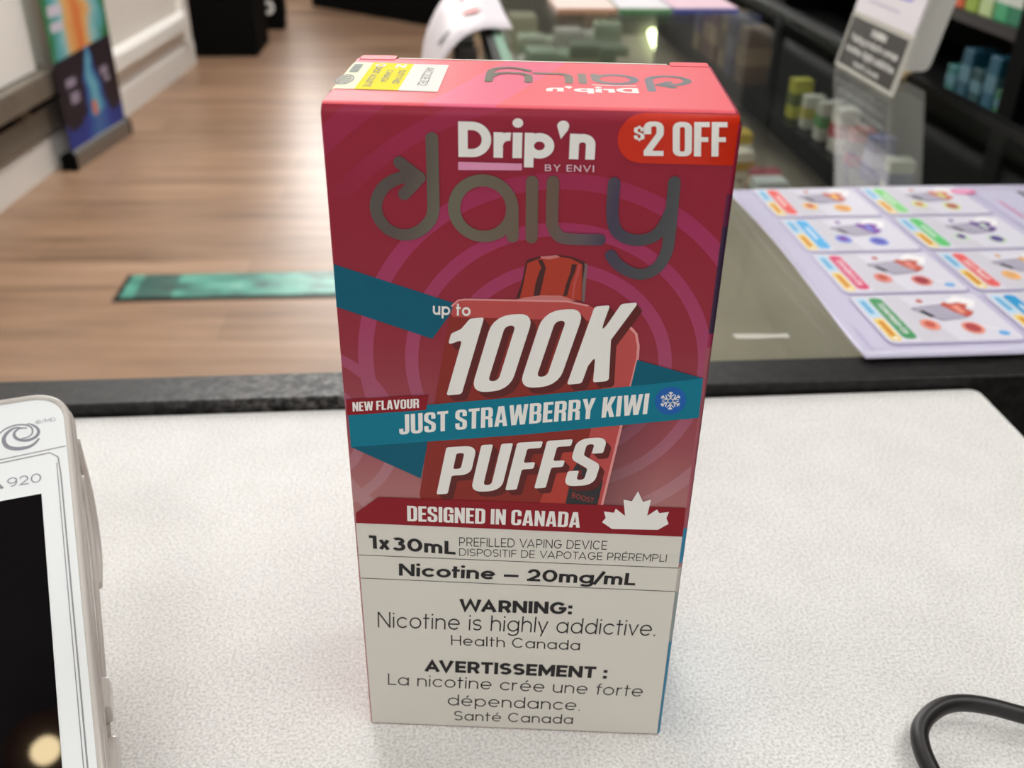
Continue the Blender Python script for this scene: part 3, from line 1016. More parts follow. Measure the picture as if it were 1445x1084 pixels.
def speckled_black():
    m = mat('speckled_black_rail', (22, 21, 21), rough=0.42, spec=0.25)
    g = NT(m)
    tc = g.n('ShaderNodeTexCoord')
    n = g.n('ShaderNodeTexNoise')
    n.inputs['Scale'].default_value = 260
    n.inputs['Detail'].default_value = 4
    n.inputs['Roughness'].default_value = 0.7
    g.l(tc.outputs['Object'], n.inputs['Vector'])
    sep = g.n('ShaderNodeSeparateXYZ')
    g.l(tc.outputs['Object'], sep.inputs[0])
    # the speckled stretch of the rail beside the carton
    patch = g.math('SUBTRACT', 1.0, g.math('MINIMUM', 1.0, g.math('ABSOLUTE', g.math('MULTIPLY', g.math('ADD', sep.outputs[0], 0.045), 12.0))))
    spk = g.ramp(n.outputs['Fac'], [(0.42, (0, 0, 0, 1)), (0.75, (1, 1, 1, 1))])
    fac = g.math('MULTIPLY', spk, g.math('ADD', g.math('MULTIPLY', patch, 0.85), 0.06))
    c = g.mix(fac, rgb(22, 21, 21), rgb(150, 148, 146))
    g.l(c, g.b.inputs['Base Color'])
    return m


counter = kempty('service_counter', 0, 0, 0)
tag(counter, 'white speckled counter with black rear rail, carrying the pink carton', 'counter')
cb = MB()
cb.prism(rounded([(-900, -330), (194.5, -330), (194.5, 151, 4), (-900, 151)]), -26, 0, 'z')
cb.build('worktop', counter_white(), counter, bevel=0.8, seg=2)
rr = MB()
rr.prism(rounded([(152.6, -26), (172, -26), (172, 4.6, 1.0), (152.6, 4.6, 1.2)]), -900, 700, 'x')
rr.build('rear_rail', speckled_black(), counter)
pb = MB()
pb.box(-900, 700, 154, 170, FLOOR, -26.2)
pb.build('rear_panel', M_black, counter)
cbx = MB()
cbx.box(-880, 150, -300, 140, FLOOR, -26.5)
cbx.build('cabinet', M_black, counter)

# ------------------------------------------------------------------ glass display case running away behind the carton
UL, UR, V0, V1 = 50.0, 393.0, 172.5, 1560.0
M_glass = pane_glass('case_glass', (0.95, 0.965, 0.95), 1.5)
M_glass_edge = mat('green_glass_edge', (150, 188, 166), rough=0.25, spec=0.5)
M_deck = mat('case_deck', (158, 148, 130), rough=0.7, vary=0.06, vary_scale=12)

case = kempty('display_case', 0, 0, FLOOR)
tag(case, 'long glass-topped display case with black right frame, behind the counter', 'display case')
H = -FLOOR


def cpart(name, m, *boxes, bevel=0.0):
    b = MB()
    for x0, x1, y0, y1, z0, z1 in boxes:
        b.box(x0, x1, y0, y1, z0 + H, z1 + H)
    return b.build(name, m, case, bevel=bevel)


cpart('glass_top', M_glass, (UL + 12, UR - 7, V0, V1, 2.0, 6.0))
cpart('glass_edge', M_glass_edge, (UL + 3, UL + 12, V0, V1, 1.0, 6.2))
cpart('edge_strip', M_black, (UL - 4, UL + 3, V0, V1, -14, 6.6), bevel=0.6)
cpart('side_glass', M_glass, (UL - 2, UL + 2, V0, V1, -128, -14))
cpart('side_frame', M_black, (UR - 7, UR + 5, V0, V1, -10, 9), (UR + 5, UR + 12, V0, V1, -20, 2), bevel=0.8)
cpart('side_panel', M_blackmat, (UR - 3, UR + 3, V0, V1, -128, -10.5))
cpart('end_glass', M_glass, (UL + 2, UR - 3, V1 - 5, V1, -128, 1.5))
cpart('deck', M_deck, (UL - 2, UR + 3, V0, V1, -134, -128.2))
cpart('ledge', M_blackmat, (UR - 44, UR - 4, 560, V1 - 10, -80, -76))
cpart('base_cabinet', M_black, (UL + 20, UR - 2, V0, V1, -950, -134.5))

tape = kempty('tape_strip', 119, 188.5, 6.05)
tag(tape, 'short strip of worn clear tape on the glass by the rail', 'tape')
b = MB()
b.prism([(-11, -1.6), (-4, -2.3), (4, -1.8), (11.5, -2.2), (11.8, 1.6), (5, 1.3), (-2, 2.2), (-11.4, 2.4)], 0.0, 0.25, 'z')
b.build('tape_film', mat('old_tape', (186, 184, 172), 0.4), tape)

# goods inside the case
random.seed(11)
GOODS = {}


def pmat(c):
    if c not in GOODS:
        GOODS[c] = mat('pack_%d_%d_%d' % c, c, rough=0.5)
    return GOODS[c]


def packet(u, v, z, w, d, h, col, band, label, cat, group, rz=0.0, name='vape_packet'):
    t = kempty(name, u, v, z, rz)
    tag(t, label, cat, group)
    b = MB()
    b.box(-w / 2, w / 2, -d / 2, d / 2, 0, h)
    b.build('packet_body', pmat(col), t, bevel=min(w, d) * 0.06)
    b = MB()
    b.box(-w / 2 - .15, w / 2 + .15, -d / 2 - .15, d / 2 + .15, h * 0.34, h * 0.66)
    b.build('packet_band', pmat(band), t)
    return t


ORD = ['nearest', 'second', 'third', 'fourth', 'fifth', 'sixth', 'seventh', 'eighth', 'ninth', 'tenth', 'eleventh', 'twelfth']
rowA = [((205, 208, 196), (90, 100, 150)), ((70, 66, 150), (160, 160, 200)), ((170, 30, 50), (60, 20, 30)), ((226, 224, 214), (190, 60, 70)), ((214, 212, 204), (90, 160, 90)),
        ((222, 222, 210), (200, 190, 80)), ((206, 204, 70), (90, 110, 60)), ((180, 190, 180), (120, 60, 80)), ((120, 150, 120), (220, 220, 210)), ((150, 150, 150), (60, 80, 120))]
CN = ['pale grey', 'violet', 'crimson', 'white red-banded', 'white green-banded', 'white yellow-banded', 'yellow-green', 'grey-green', 'sage green', 'mid grey']
for i, (c, b_) in enumerate(rowA[:7]):
    packet(UR - 24, 590 + i * 40, -75.8, 20, 17, 30 + (i * 7) % 11, c, b_, CN[i] + ' upright packet on the black ledge in the case, ' + ORD[i] + ' in its row', 'packet', 'packets on the ledge inside the case', 0.05 * ((i * 3) % 5 - 2))
rowB = [((210, 206, 196), (150, 90, 60)), ((190, 120, 70), (90, 50, 40)), ((206, 214, 212), (60, 140, 90)), ((150, 50, 60), (220, 200, 180)), ((222, 214, 196), (190, 150, 40)), ((214, 180, 60), (230, 226, 210)), ((200, 196, 190), (120, 40, 60)), ((96, 130, 90), (210, 210, 190))]
CB = ['cream', 'tan', 'pale green-banded', 'dark red', 'ivory', 'golden', 'grey-white', 'olive green']
for i, (c, b_) in enumerate(rowB):
    packet(300 + (i % 2) * 14, 590 + i * 52, -128, 30, 24, 22 + (i * 5) % 14, c, b_, CB[i] + ' packet lying on the case deck, ' + ORD[i] + ' from the flyer', 'packet', 'packets on the case deck', 0.15 * ((i * 2) % 3 - 1))
rowC = [((118, 88, 66), (170, 140, 110)), ((60, 66, 112), (130, 130, 160)), ((150, 128, 96), (100, 72, 52)), ((128, 92, 74), (186, 160, 132)), ((104, 60, 58), (150, 120, 100)), ((140, 120, 90), (80, 70, 110))]
CC = ['brown', 'navy blue', 'tan', 'chestnut', 'maroon', 'khaki']
for i, (c, b_) in enumerate(rowC):
    packet(UR - 27 - (i % 2) * 2, 985 + i * 38, -75.8, 32, 30, 62 + (i * 7) % 9, c, b_, 'tall ' + CC[i] + ' carton on the black ledge in the case, ' + ORD[i] + ' of six', 'box', 'tall cartons inside the case', name='stock_carton')
pal = [((150, 176, 150), 'sage'), ((196, 190, 160), 'sand'), ((120, 150, 120), 'leaf green'), ((200, 196, 190), 'pale grey'), ((168, 132, 130), 'dusty rose'), ((96, 118, 96), 'dark green'), ((186, 200, 176), 'mint'), ((140, 130, 110), 'taupe')]
pos_word = ['against the left glass', 'left of the middle', 'in the middle', 'right of the middle']
for i in range(5):
    for j in range(4):
        c, nm = pal[(i * 3 + j * 5) % 8]
        packet(84 + j * 58 + (i % 2) * 6, 1150 + i * 74, -128, 40, 46, 16 + ((i * 7 + j * 11) % 5) * 9, c, pal[(i + j * 3 + 2) % 8][0],
               nm + ' low packet ' + pos_word[j] + ' of the case, ' + ORD[i] + ' far row', 'packet', 'low packets at the far end of the case', 0.1 * ((i + j) % 3 - 1))

# leaflets on the far end of the glass
for (u0, u1, c, b_, lab) in ((132, 198, (228, 206, 196), (196, 150, 120), 'tan-edged leaflet pile on the far glass, leftmost of three'), (201, 259, (222, 218, 222), (96, 150, 100), 'green-edged leaflet pile on the far glass, middle of three'),
                             (262, 334, (224, 190, 204), (70, 84, 160), 'blue-edged leaflet pile on the far glass, rightmost of three')):
    t = kempty('leaflet_pile', (u0 + u1) / 2, 1010, 6.1)
    tag(t, lab, 'leaflets', 'leaflet piles on the far glass')
    w = (u1 - u0) / 2
    b = MB()
    b.box(-w, w, -52, 52, 0, 3.2)
    b.build('leaflet_stack', pmat(b_), t)
    b = MB()
    b.box(-w, w, -48, 52, 3.25, 4.2)
    b.build('top_leaflet', pmat(c), t)

# poster draped over the customer-side edge of the case
t = kempty('draped_poster', 20, 1000, 0)
tag(t, 'white poster with red spots draped over the left edge of the case', 'poster')
path = smooth_path([(52, 11), (40, 11), (24, 11), (2, 3), (-18, -20), (-34, -60), (-40, -120), (-42, -200)], 4)
b = MB()
v = []
for x, z in path:
    for y in (-175, -95, -15, 65, 145):
        v += [(x, y + 6 * math.sin(x * .05), z + 2 * math.sin(y * .03))]
nn = len(path)
b.add(v, [(i * 5 + k, i * 5 + k + 1, i * 5 + k + 6, i * 5 + k + 5) for i in range(nn - 1) for k in range(4)])
o = b.build('poster_sheet', mat('poster_paper', (222, 214, 220), 0.45), t, smooth=True)
md = o.modifiers.new('thick', 'SOLIDIFY')
md.thickness = 0.6 * MM
for (x, y, z, r, k) in ((16, -60, 9.5, 11, 0), (8, 30, 6.0, 8, 0), (-14, -85, -13, 8, 1), (30, 60, 12.5, 10, 0)):
    ring = circle(0, 0, r, 20)
    b = MB()
    b.add([(x + p[0], y + p[1] * 1.4, z + p[0] * (0.25 if x > 10 else 0.9) + 1.5) for p in ring], [tuple(range(20))], k)
    b.build('poster_spot', [pmat((190, 70, 64)), pmat((70, 66, 84))], t, recalc=False)

for i, (y, c, b_, lab) in enumerate(((905, (120, 114, 110), (190, 184, 176), 'grey packet hung on the left side of the case, nearest'), (960, (58, 54, 56), (170, 160, 150), 'dark grey packet hung on the left side of the case, middle'), (1015, (196, 190, 184), (90, 84, 84), 'pale packet hung on the left side of the case, farthest'))):
    packet(UL - 20, y, -118, 22, 42, 96, c, b_, lab, 'packet', 'packets hung on the side of the case')

# ------------------------------------------------------------------ flavour flyer
M_flyer = mat('flyer_paper', (204, 200, 224), rough=0.32, spec=0.5)
fly = kempty('flavour_flyer', 154.5, 166, 6.0)
tag(fly, 'lilac flavour menu flyer with eight coloured cards lying on the glass', 'flyer')
FWd, FDp = 230.5, 202.0


def fz(a, b):
    return 0.85 + 3.2 * math.exp(-a / 5.5) * max(0.0, math.sin(math.pi * (b - 20) / 190)) ** 1.2 if b > 20 else 0.9


na, nb = 26, 20
As = [0, 1.5, 3, 5, 7.5, 10, 13, 17] + [17 + (FWd - 17) * k / (na - 8) for k in range(1, na - 7)]
b = MB()
vv = [(a, FDp * j / nb + (2.5 * math.sin(math.pi * a / FWd) if j == nb else 0), fz(a, FDp * j / nb)) for a in As for j in range(nb + 1)]
b.add(vv, [(i * (nb + 1) + j, (i + 1) * (nb + 1) + j, (i + 1) * (nb + 1) + j + 1, i * (nb + 1) + j + 1) for i in range(len(As) - 1) for j in range(nb)])
o = b.build('flyer_sheet', M_flyer, fly, smooth=True)
md = o.modifiers.new('thick', 'SOLIDIFY')
md.thickness = 0.3 * MM
M_card = mat('card_print', (222, 220, 232), rough=0.32)
M_cardshade = mat('card_rim_print', (178, 170, 206), rough=0.35)
M_cardgrey = mat('card_grey_print', (210, 208, 218), rough=0.35)
M_device = mat('card_device_print', (176, 172, 190), rough=0.35)
M_devline = mat('card_device_line', (128, 122, 140), rough=0.35)
M_scr = mat('card_screen_print', (26, 22, 30), rough=0.35)
M_chipb = mat('card_chip_blue', (190, 222, 242), rough=0.35)
M_chipb2 = mat('card_chip_blue_text', (110, 178, 220), rough=0.35)
M_chipy = mat('card_chip_yellow', (244, 214, 110), rough=0.35)
M_chipy2 = mat('card_chip_text', (214, 140, 60), rough=0.35)
M_cardblue = mat('card_ice_dot', (104, 178, 236), rough=0.35)
M_cardwhite = mat('card_white_print', (246, 244, 246), rough=0.35)
cards = [(0, 0, (62, 150, 92), 'Watermelon Ice', (196, 84, 66), (232, 150, 130), (176, 66, 70), 'green'),
         (0, 1, (218, 66, 116), 'Strawberry Ice', (192, 88, 66), (226, 140, 130), (160, 52, 66), 'crimson pink'),
         (0, 2, (84, 178, 232), '', (128, 62, 166), (120, 140, 220), (96, 98, 190), 'sky blue'),
         (0, 3, (232, 92, 88), '', (196, 96, 80), (240, 190, 100), (226, 160, 96), 'orange red'),
         (1, 0, (40, 150, 204), '', (150, 90, 160), (150, 170, 230), (110, 110, 180), 'blue'),
         (1, 1, (228, 94, 94), 'Juicy Peach', (220, 170, 110), (240, 180, 110), (230, 140, 100), 'coral'),
         (1, 2, (92, 196, 112), '', (92, 42, 136), (200, 220, 200), (84, 60, 140), 'fresh green'),
         (1, 3, (134, 212, 128), '', (206, 110, 80), (214, 226, 150), (170, 70, 70), 'light green')]
for (cx, ry, pill, word, splash, f1, f2, nm) in cards:
    a0, b0 = 14.8 + cx * 62.5, 11.0 + ry * 48.6
    b = MB()

    def at(k, a0=a0, b0=b0):
        return lambda x, y: (a0 + x, b0 + y, 1.3 + 0.05 * k)
    b.sheet([rrect(-0.9, 59.2, -1.7, 45.2, 4)], at(0), 1)
    b.sheet([rrect(0, 58.4, 0, 45.2, 3.4)], at(1), 0)
    b.sheet([[(14, 1), (30, 1), (22, 44), (15, 44)]], at(1.5), 2)
    b.sheet([rrect(1.6, 6.4, 24, 42.5, 1.2)], at(2), 6)
    b.sheet([rrect(2.6, 5.2, 27, 40, .9)], at(3), 7)
    b.sheet([rrect(1.6, 6.2, 2, 22.3, 1.6)], at(2), 8)
    b.sheet([rrect(2.8, 5.0, 6, 20, .9)], at(3), 9)
    b.sheet([circle(3.9, 4.2, 1.1, 14)], at(3), 11)
    st_ = MB()
    st_.sheet([rrect(7.4, 13.6, 3.2, 42.6, 3)], at(2), 0)
    if word:
        put_text(st_, word, (9.2, 37 if len(word) > 11 else 34), (9.2, 8 if len(word) > 11 else 11), (12.7, 37 if len(word) > 11 else 34), at(3), 1, 0.16)
    else:
        st_.sheet([stroke([(10.5, 32 - k) for k in range(0, 18, 2)], [0.9 + 0.6 * (k % 2) for k in range(9)])], at(3), 1)
    b.sheet([[(41.5, 38), (48, 43), (55, 38), (51, 30), (46, 33)]], at(2), 11)
    b.sheet([rounded([(21.4, 31.4, 2), (37.3, 34.6, 1), (44.4, 21.2, 1), (31, 18.4, 2)])], at(3), 4)
    b.sheet([rounded([(22.2, 31.0, 2), (37.0, 33.9, 1), (43.5, 21.4, 1), (31.3, 19.0, 2)])], at(4), 3)
    b.sheet([rounded([(24.9, 28.4, .5), (27.1, 28.7, .5), (29.9, 22.7, .5), (27.4, 22.1, .5)])], at(5), 5)
    b.sheet([[(37.2, 34.2), (40, 36.5), (42, 34.6), (46, 36), (49.5, 33.5), (46.6, 30), (48.8, 26), (45.5, 22.5), (43.4, 21.5), (40, 27)]], at(5), 12)
    b.sheet([[(41, 32), (45, 33.5), (44.5, 29), (45.5, 25.5), (42.5, 25)]], at(5.5), 13)
    b.sheet([circle(24, 15.2, 4.0, 24, 5.2)], at(4), 13)
    b.sheet([circle(24, 15.6, 2.2, 18, 3.0)], at(5), 12)
    b.sheet([circle(41, 11.4, 4.6, 24, 5.6)], at(4), 13)
    b.sheet([circle(41, 11.6, 3.2, 20, 4.0)], at(5), 14)
    b.sheet([circle(29.6, 38.2, 1.4, 14, 1.8)], at(4), 12)
    if ry < 2:
        b.sheet([circle(52, 6.2, 2.4, 20, 2.0)], at(4), 15)
        b.sheet([stroke([(46, 14), (49, 11), (51, 8)], .7)], at(4), 11)
    o = b.build('flavour_card', [M_card, M_cardshade, M_cardgrey, M_device, M_devline, M_scr, M_chipb, M_chipb2, M_chipy, M_chipy2, pmat(pill), M_cardwhite, pmat(splash), pmat(f1), pmat(f2), M_cardblue], fly, recalc=False)
    o['label'] = 'flavour card with a ' + nm + ' name strip'
    st_.build('name_strip', [pmat(pill), M_cardwhite], o, recalc=False)
at = lambda k: (lambda x, y: (x, y, 1.3 + 0.05 * k))
for nm, shapes in (('logo_oval', [(circle(136.5, 192, 7.5, 26, 4.6), 3, pmat((226, 110, 160))), (circle(136.5, 192.6, 5.5, 26, 2.8), 4, pmat((236, 170, 206)))]),
                   ('pink_lettering', [(stroke([(149.5, 177 - k * 2.2 + (0.9 if k % 2 else -0.9)) for k in range(13)], 0.9), 3, pmat((226, 110, 160)))]),
                   ('black_mark', [(stroke([(169, 190), (170.5, 187), (170, 183)], 2.2), 3, M_scr)]),
                   ('column_rule', [(stroke([(141, 188), (141.5, 120), (141.5, 40)], 0.7), 3, M_cardshade)]),
                   ('small_print', [(stroke([(5.2 + (0.45 if k % 2 else -0.45), 27 - k * 1.1) for k in range(21)], 0.45), 3, M_cardshade)])):
    b = MB()
    for q, (c, k, m) in enumerate(shapes):
        b.sheet([c], at(k), q)
    b.build(nm, [m for c, k, m in shapes], fly, recalc=False)

# ------------------------------------------------------------------ counter sign on the glass
M_acryl = mat('clear_acrylic', (206, 204, 196), rough=0.15, spec=0.6)
M_foam = mat('white_plastic', (240, 237, 229), rough=0.5)
sign = kempty('counter_sign', 344, 636, 6.1)
tag(sign, 'leaning white counter sign with black WARNING card, on the glass case', 'sign')
LEAN = math.tan(math.radians(11))


def lean_box(b, x0, x1, y0, y1, z0, z1, mi=0):
    v = [(x + z * LEAN, y, z) for z in (z0, z1) for y in (y0, y1) for x in (x0, x1)]
    b.add(v, [(0, 2, 3, 1), (4, 5, 7, 6), (0, 1, 5, 4), (2, 6, 7, 3), (0, 4, 6, 2), (1, 3, 7, 5)], mi)


b = MB()
lean_box(b, -1.2, -0.2, -57, 58, 1.0, 3.6)
lean_box(b, -1.2, -0.2, -57, 58, 42, 44.6)
lean_box(b, -1.2, -0.2, -57, -54.6, 3.6, 42)
lean_box(b, -1.2, -0.2, 55.6, 58, 3.6, 42)
b.build('card_frame', M_acryl, sign)
b = MB()
lean_box(b, -0.2, 1.8, -57, 58, 0.5, 200)
b.build('backing_panel', M_foam, sign)
b = MB()
lean_box(b, -0.7, -0.25, -54.4, 55.4, 3.8, 41.8)
la = lambda d: (lambda y, z: (z * LEAN - d, -y, z))
put_text(b, 'WARNING:', (-12, 33), (18, 33), (-12, 38.5), la(0.8), 1, 0.24)
put_text(b, 'Vaping products contain', (-46, 24.5), (46, 24.5), (-46, 30), la(0.8), 1, 0.17)
put_text(b, 'nicotine. Highly addictive.', (-48, 15.5), (48, 15.5), (-48, 21), la(0.8), 1, 0.17)
put_text(b, 'Health Canada', (-24, 7), (26, 7), (-24, 11), la(0.8), 1, 0.14)
b.build('warning_card', [mat('sign_black', (34, 30, 32), 0.25), M_ink_white], sign, recalc=False)
b = MB()
lean_box(b, -1.6, -0.6, -58, 57, 46.2, 198)
b.sheet([rrect(-30, 40, 66, 120, 8)], la(1.75), 1)
b.sheet([rrect(-26, 36, 70, 116, 6)], la(1.8), 0)
b.sheet([stroke([(-34 + k * 2.2, 57 + (0.8 if k % 2 else -0.8)) for k in range(27)], 1.2)], la(1.75), 2)
b.build('header_card', [mat('sign_header', (232, 226, 234), 0.4), pmat((176, 164, 222)), pmat((190, 180, 208))], sign, recalc=False)
b = MB()
b.prism(rounded([(3.0, 4.0), (62, 4.0, 7), (62 + 196 * LEAN, 200), (3 + 197 * LEAN, 200)]), 13, 16, 'y')
b.build('support_fin', M_foam, sign, bevel=0.5)
b = MB()
b.box(24, 46, 9, 20, 0, 4.0)
b.build('foot_block', mat('pale_wood', (206, 176, 130), 0.6), sign)

# ------------------------------------------------------------------ black stock shelves behind the case
US = 800.0
shelf = kempty('stock_shelf', US, 0, FLOOR)
tag(shelf, 'tall black stock shelf with green and teal packs, far right behind the case', 'shelf')


def spart(name, *boxes, m=M_blackmat):
    b = MB()
    for x0, x1, y0, y1, z0, z1 in boxes:
        b.box(x0, x1, y0, y1, z0 + H, z1 + H)
    return b.build(name, m, shelf)


spart('back_panel', (216, 230, 300, 3000, -950, 900))
for z in (-54, -176, 90, 260):
    spart('shelf_board', (0, 215, 300, 3000, z - 16, z), m=mat('shelf_edge', (46, 42, 40), 0.5) if z == -54 else M_black)
spart('base_front', (2, 214, 300, 3000, -950, -192.5))
for y in (1135, 2100):
    spart('upright', (-6, -0.5, y, y + 40, -950, 900))
    spart('divider', (0, 214, y + 12, y + 24, -53.5, 73.5))
    spart('divider', (0, 214, y + 12, y + 24, -175.5, -70.5))
up = [(1372, (214, 96, 56), 'orange'), (1330, (150, 176, 66), 'lime green'), (1288, (190, 210, 150), 'pale green'), (1246, (70, 168, 116), 'emerald green'), (1208, (40, 128, 92), 'deep green')]
for y, c, nm in up:
    packet(US + 30, y, -53.9, 50, 36, 74, c, (220, 226, 214), nm + ' carton on the upper stock shelf behind the case', 'box', 'cartons on the upper stock shelf', name='stock_carton')
lo = [(1345, (40, 104, 104), 40, 'pale teal short'), (1308, (20, 76, 96), 72, 'blue teal tall'), (1270, (20, 66, 70), 50, 'dark teal'), (1232, (26, 84, 106), 76, 'sea blue tall'), (1196, (48, 110, 70), 36, 'green short')]  # colours darkened to put the shelf's inner shade into the packs
for y, c, h, nm in lo:
    packet(US + 30, y, -175.9, 44, 30, h, c, (84, 124, 136), nm + ' carton on the lower stock shelf behind the case', 'box', 'cartons on the lower stock shelf', name='stock_carton')
bc = kempty('gap_filler', 620, 0, FLOOR)  # added black block that keeps the gap behind the case dark
tag(bc, 'low black block added to keep the gap beside the glass case dark', 'counter')
b = MB()
b.box(-70, 160, 200, 2950, 0, 700)
b.build('filler_body', M_blackmat, bc)
b = MB()
b.box(-80, 165, 190, 2960, 700.5, 725)
b.build('filler_top', M_black, bc, bevel=2)
wr = MB()
wr.box(1250, 1300, -1800, 7400, 0, CEIL - FLOOR)
o = struct(wr.build('wall_right', M_darkwall))
o.location = (0, 0, FLOOR * MM)
o.rotation_euler = (0, 0, YAW * 0.5)

# ------------------------------------------------------------------ the carton itself
carton = empty('product_carton')
tag(carton, 'tall pink-red vape carton standing on the white counter, 100K PUFFS across its front', 'box')

# board body, with soft folds
bm_ = MB()
bm_.box(-CW / 2, CW / 2, 0, CD, 0, CH)
body = bm_.build('carton_body', M_board, carton)
bmx = bmesh.new()
bmx.from_mesh(body.data)
front_top = [e for e in bmx.edges if all(abs(v.co.z - CH * MM) < 1e-6 and abs(v.co.y) < 1e-6 for v in e.verts)]
bmesh.ops.bevel(bmx, geom=front_top, offset=2.4 * MM, segments=8, affect='EDGES', profile=0.5)
right = [e for e in bmx.edges if all(abs(v.co.x - CW / 2 * MM) < 1e-6 and abs(v.co.y) < 3e-3 for v in e.verts) and abs(e.verts[0].co.z - e.verts[1].co.z) > 0.1 and abs(e.verts[0].co.y) < 1e-6]
bmesh.ops.bevel(bmx, geom=right, offset=1.0 * MM, segments=4, affect='EDGES', profile=0.5)
rest = [e for e in bmx.edges if e.calc_face_angle(0) > 0.8]
bmesh.ops.bevel(bmx, geom=rest, offset=0.45 * MM, segments=3, affect='EDGES', profile=0.5)
for f in bmx.faces:
    f.smooth = True
bmx.to_mesh(body.data)
bmx.free()
body.modifiers.new('shade', 'WEIGHTED_NORMAL')

# dust-flap tabs sticking out behind the lid, and the raw cut edge of the lid between them
for x0, x1, d in ((-34.2, -27.2, 1.9), (26.8, 34.4, 1.9)):
    t = MB()
    t.prism(rounded([(x0, CD - 1.5), (x1, CD - 1.5), (x1, CD + d, 0.5), (x0, CD + d, 1.2)]), CH - 0.3, CH + 0.12, 'z')
    t.build('tuck_tab', M_board, carton)
t = MB()
t.box(-26.6, 26.2, CD - 0.5, CD + 0.05, CH - 0.5, CH + 0.12)
o = t.build('lid_edge', M_paperwhite, carton)
o['label'] = 'raw white cut edge of the lid board'


def layer(k):
    d = -0.035 * k
    return lambda x, z: (x, d, z)


PL = ART['polys']
RW = ART['rows']

# printed picture of the device (on the board, under the lettering)
dev = MB()
dev.sheet([PL['mouth']], layer(2), 1)
dev.sheet([PL['mouth_core']], layer(2.3), 0)
dev.sheet([PL['mouth_dark1']], layer(2.6), 1)
dev.sheet([PL['mouth_dark2']], layer(2.6), 1)
dev.sheet([PL['mouth_lite']], layer(2.6), 2)
dev.sheet([PL['mouth_lite2']], layer(2.6), 3)
dev.sheet([PL['mouth_edge']], layer(2.8), 4)
dev.sheet([PL['mouth_collar']], layer(2.9), 2)
dev.sheet([rounded([(p[0], p[1], 1.5) for p in PL['device']])], layer(3), 5)
dev.sheet([PL['device_top']], layer(3.3), 3)
dev.sheet([PL['device_front_lit']], layer(3.3), 6)
dev.sheet([PL['device_right']], layer(3.5), 3)
edge = [(19.1, 109.9), (20.9, 108.0), (21.5, 105.5), (21.55, 102.9), (19.55, 87.8), (16.9, 68.0)]
dev.sheet([stroke(edge, 0.5)], layer(3.7), 7)
dev.sheet([stroke([(-13.4, 112.6), (-12.2, 113.8), (-11.0, 114.0), (7.7, 114.25), (11.6, 113.5)], 0.35)], layer(3.7), 7)
dev.sheet([rounded([(p[0], p[1], .8) for p in PL['boost_panel']])], layer(3.8), 8)
dev.sheet([rounded([(p[0], p[1], .3) for p in PL['boost_btn']])], layer(4.0), 5)
dev.sheet([PL['boost_btn2']], layer(4.0), 5)
put_text(dev, 'BOOST', *RW['boost'], layer(4.2), 6, bold=0.12)
dev.build('device_picture', [M_ink_amber, M_ink_dark, M_ink_rose, M_ink_coral, M_ink_grey, M_ink_red, M_ink_red_lit, M_ink_pinkedge, M_ink_panel], carton, recalc=False)

# teal ribbons
rb = MB()
rb.sheet([PL['ribbon_back_left']], layer(2.5), 1)
rb.sheet([PL['ribbon_fold']], layer(2.5), 1)
rb.sheet([PL['ribbon_back_right']], layer(4.5), 1)
rb.sheet([PL['ribbon_front']], layer(5), 0)
rt = MB()
put_heavy(rt, 'JUST STRAWBERRY KIWI', *RW['just'], layer(5.6), 0, gap=0.06, space=0.22)
c = PL['snow_c'][0]
sn = MB()
sn.sheet([circle(c[0], c[1], 3.0, 36, 3.15)], layer(5.4), 1)
for k in range(6):
    a = math.pi / 2 + k * math.pi / 3 + 0.05

    def rad(r, off=0.0, da=0.0):
        return (c[0] + r * math.cos(a + da) - off * math.sin(a), c[1] + r * math.sin(a + da) + off * math.cos(a))
    sn.sheet([stroke([rad(0.55), rad(1.95)], 0.24, 4)], layer(5.7), 0)
    for sgn in (1, -1):
        for r0, r1, off in ((0.75, 1.42, 0.62), (1.45, 1.85, 0.33)):
            sn.sheet([stroke([rad(r0), rad(r1, sgn * off)], 0.2, 4)], layer(5.75), 0)
    sn.sheet([stroke([rad(0.55), rad(0.55, 0, math.pi / 3)], 0.2, 4)], layer(5.8), 0)
o = rb.build('flavour_ribbon', [M_ink_teal, M_ink_teal_back], carton, recalc=False)
rt.build('ribbon_lettering', M_ink_white, o, recalc=False)
sn.build('snowflake_badge', [M_ink_white, M_ink_blue], o, recalc=False)

tg = MB()
tg.sheet([PL['tag']], layer(5.5), 0)
put_heavy(tg, 'NEW FLAVOUR', *RW['newflav'], layer(6), 1)
tg.build('flavour_tag', [M_ink_crimson, M_ink_white], carton, recalc=False)

# big puff count with its printed drop shade
pf = MB()
for i in range(5):
    s = (0.22 * (i + 1), -0.26 * (i + 1))
    put_heavy(pf, '100K', *RW['k100'], layer(4.35 + i * .07), 0, gap=0.10, soft=0.04, shift=s)
    put_heavy(pf, 'PUFFS', *RW['puffs'], layer(4.37 + i * .07), 0, gap=0.06, soft=0.04, shift=s)
put_heavy(pf, '100K', *RW['k100'], layer(6.2), 1, gap=0.10, soft=0.035)
put_heavy(pf, 'PUFFS', *RW['puffs'], layer(6.2), 1, gap=0.06, soft=0.035)
put_text(pf, 'up to', (RW['upto'][0]), RW['upto'][1], RW['upto'][2], layer(6.2), 1, bold=0.17)
pf.build('puff_lettering', [M_ink_maroon, M_ink_white], carton, recalc=False)

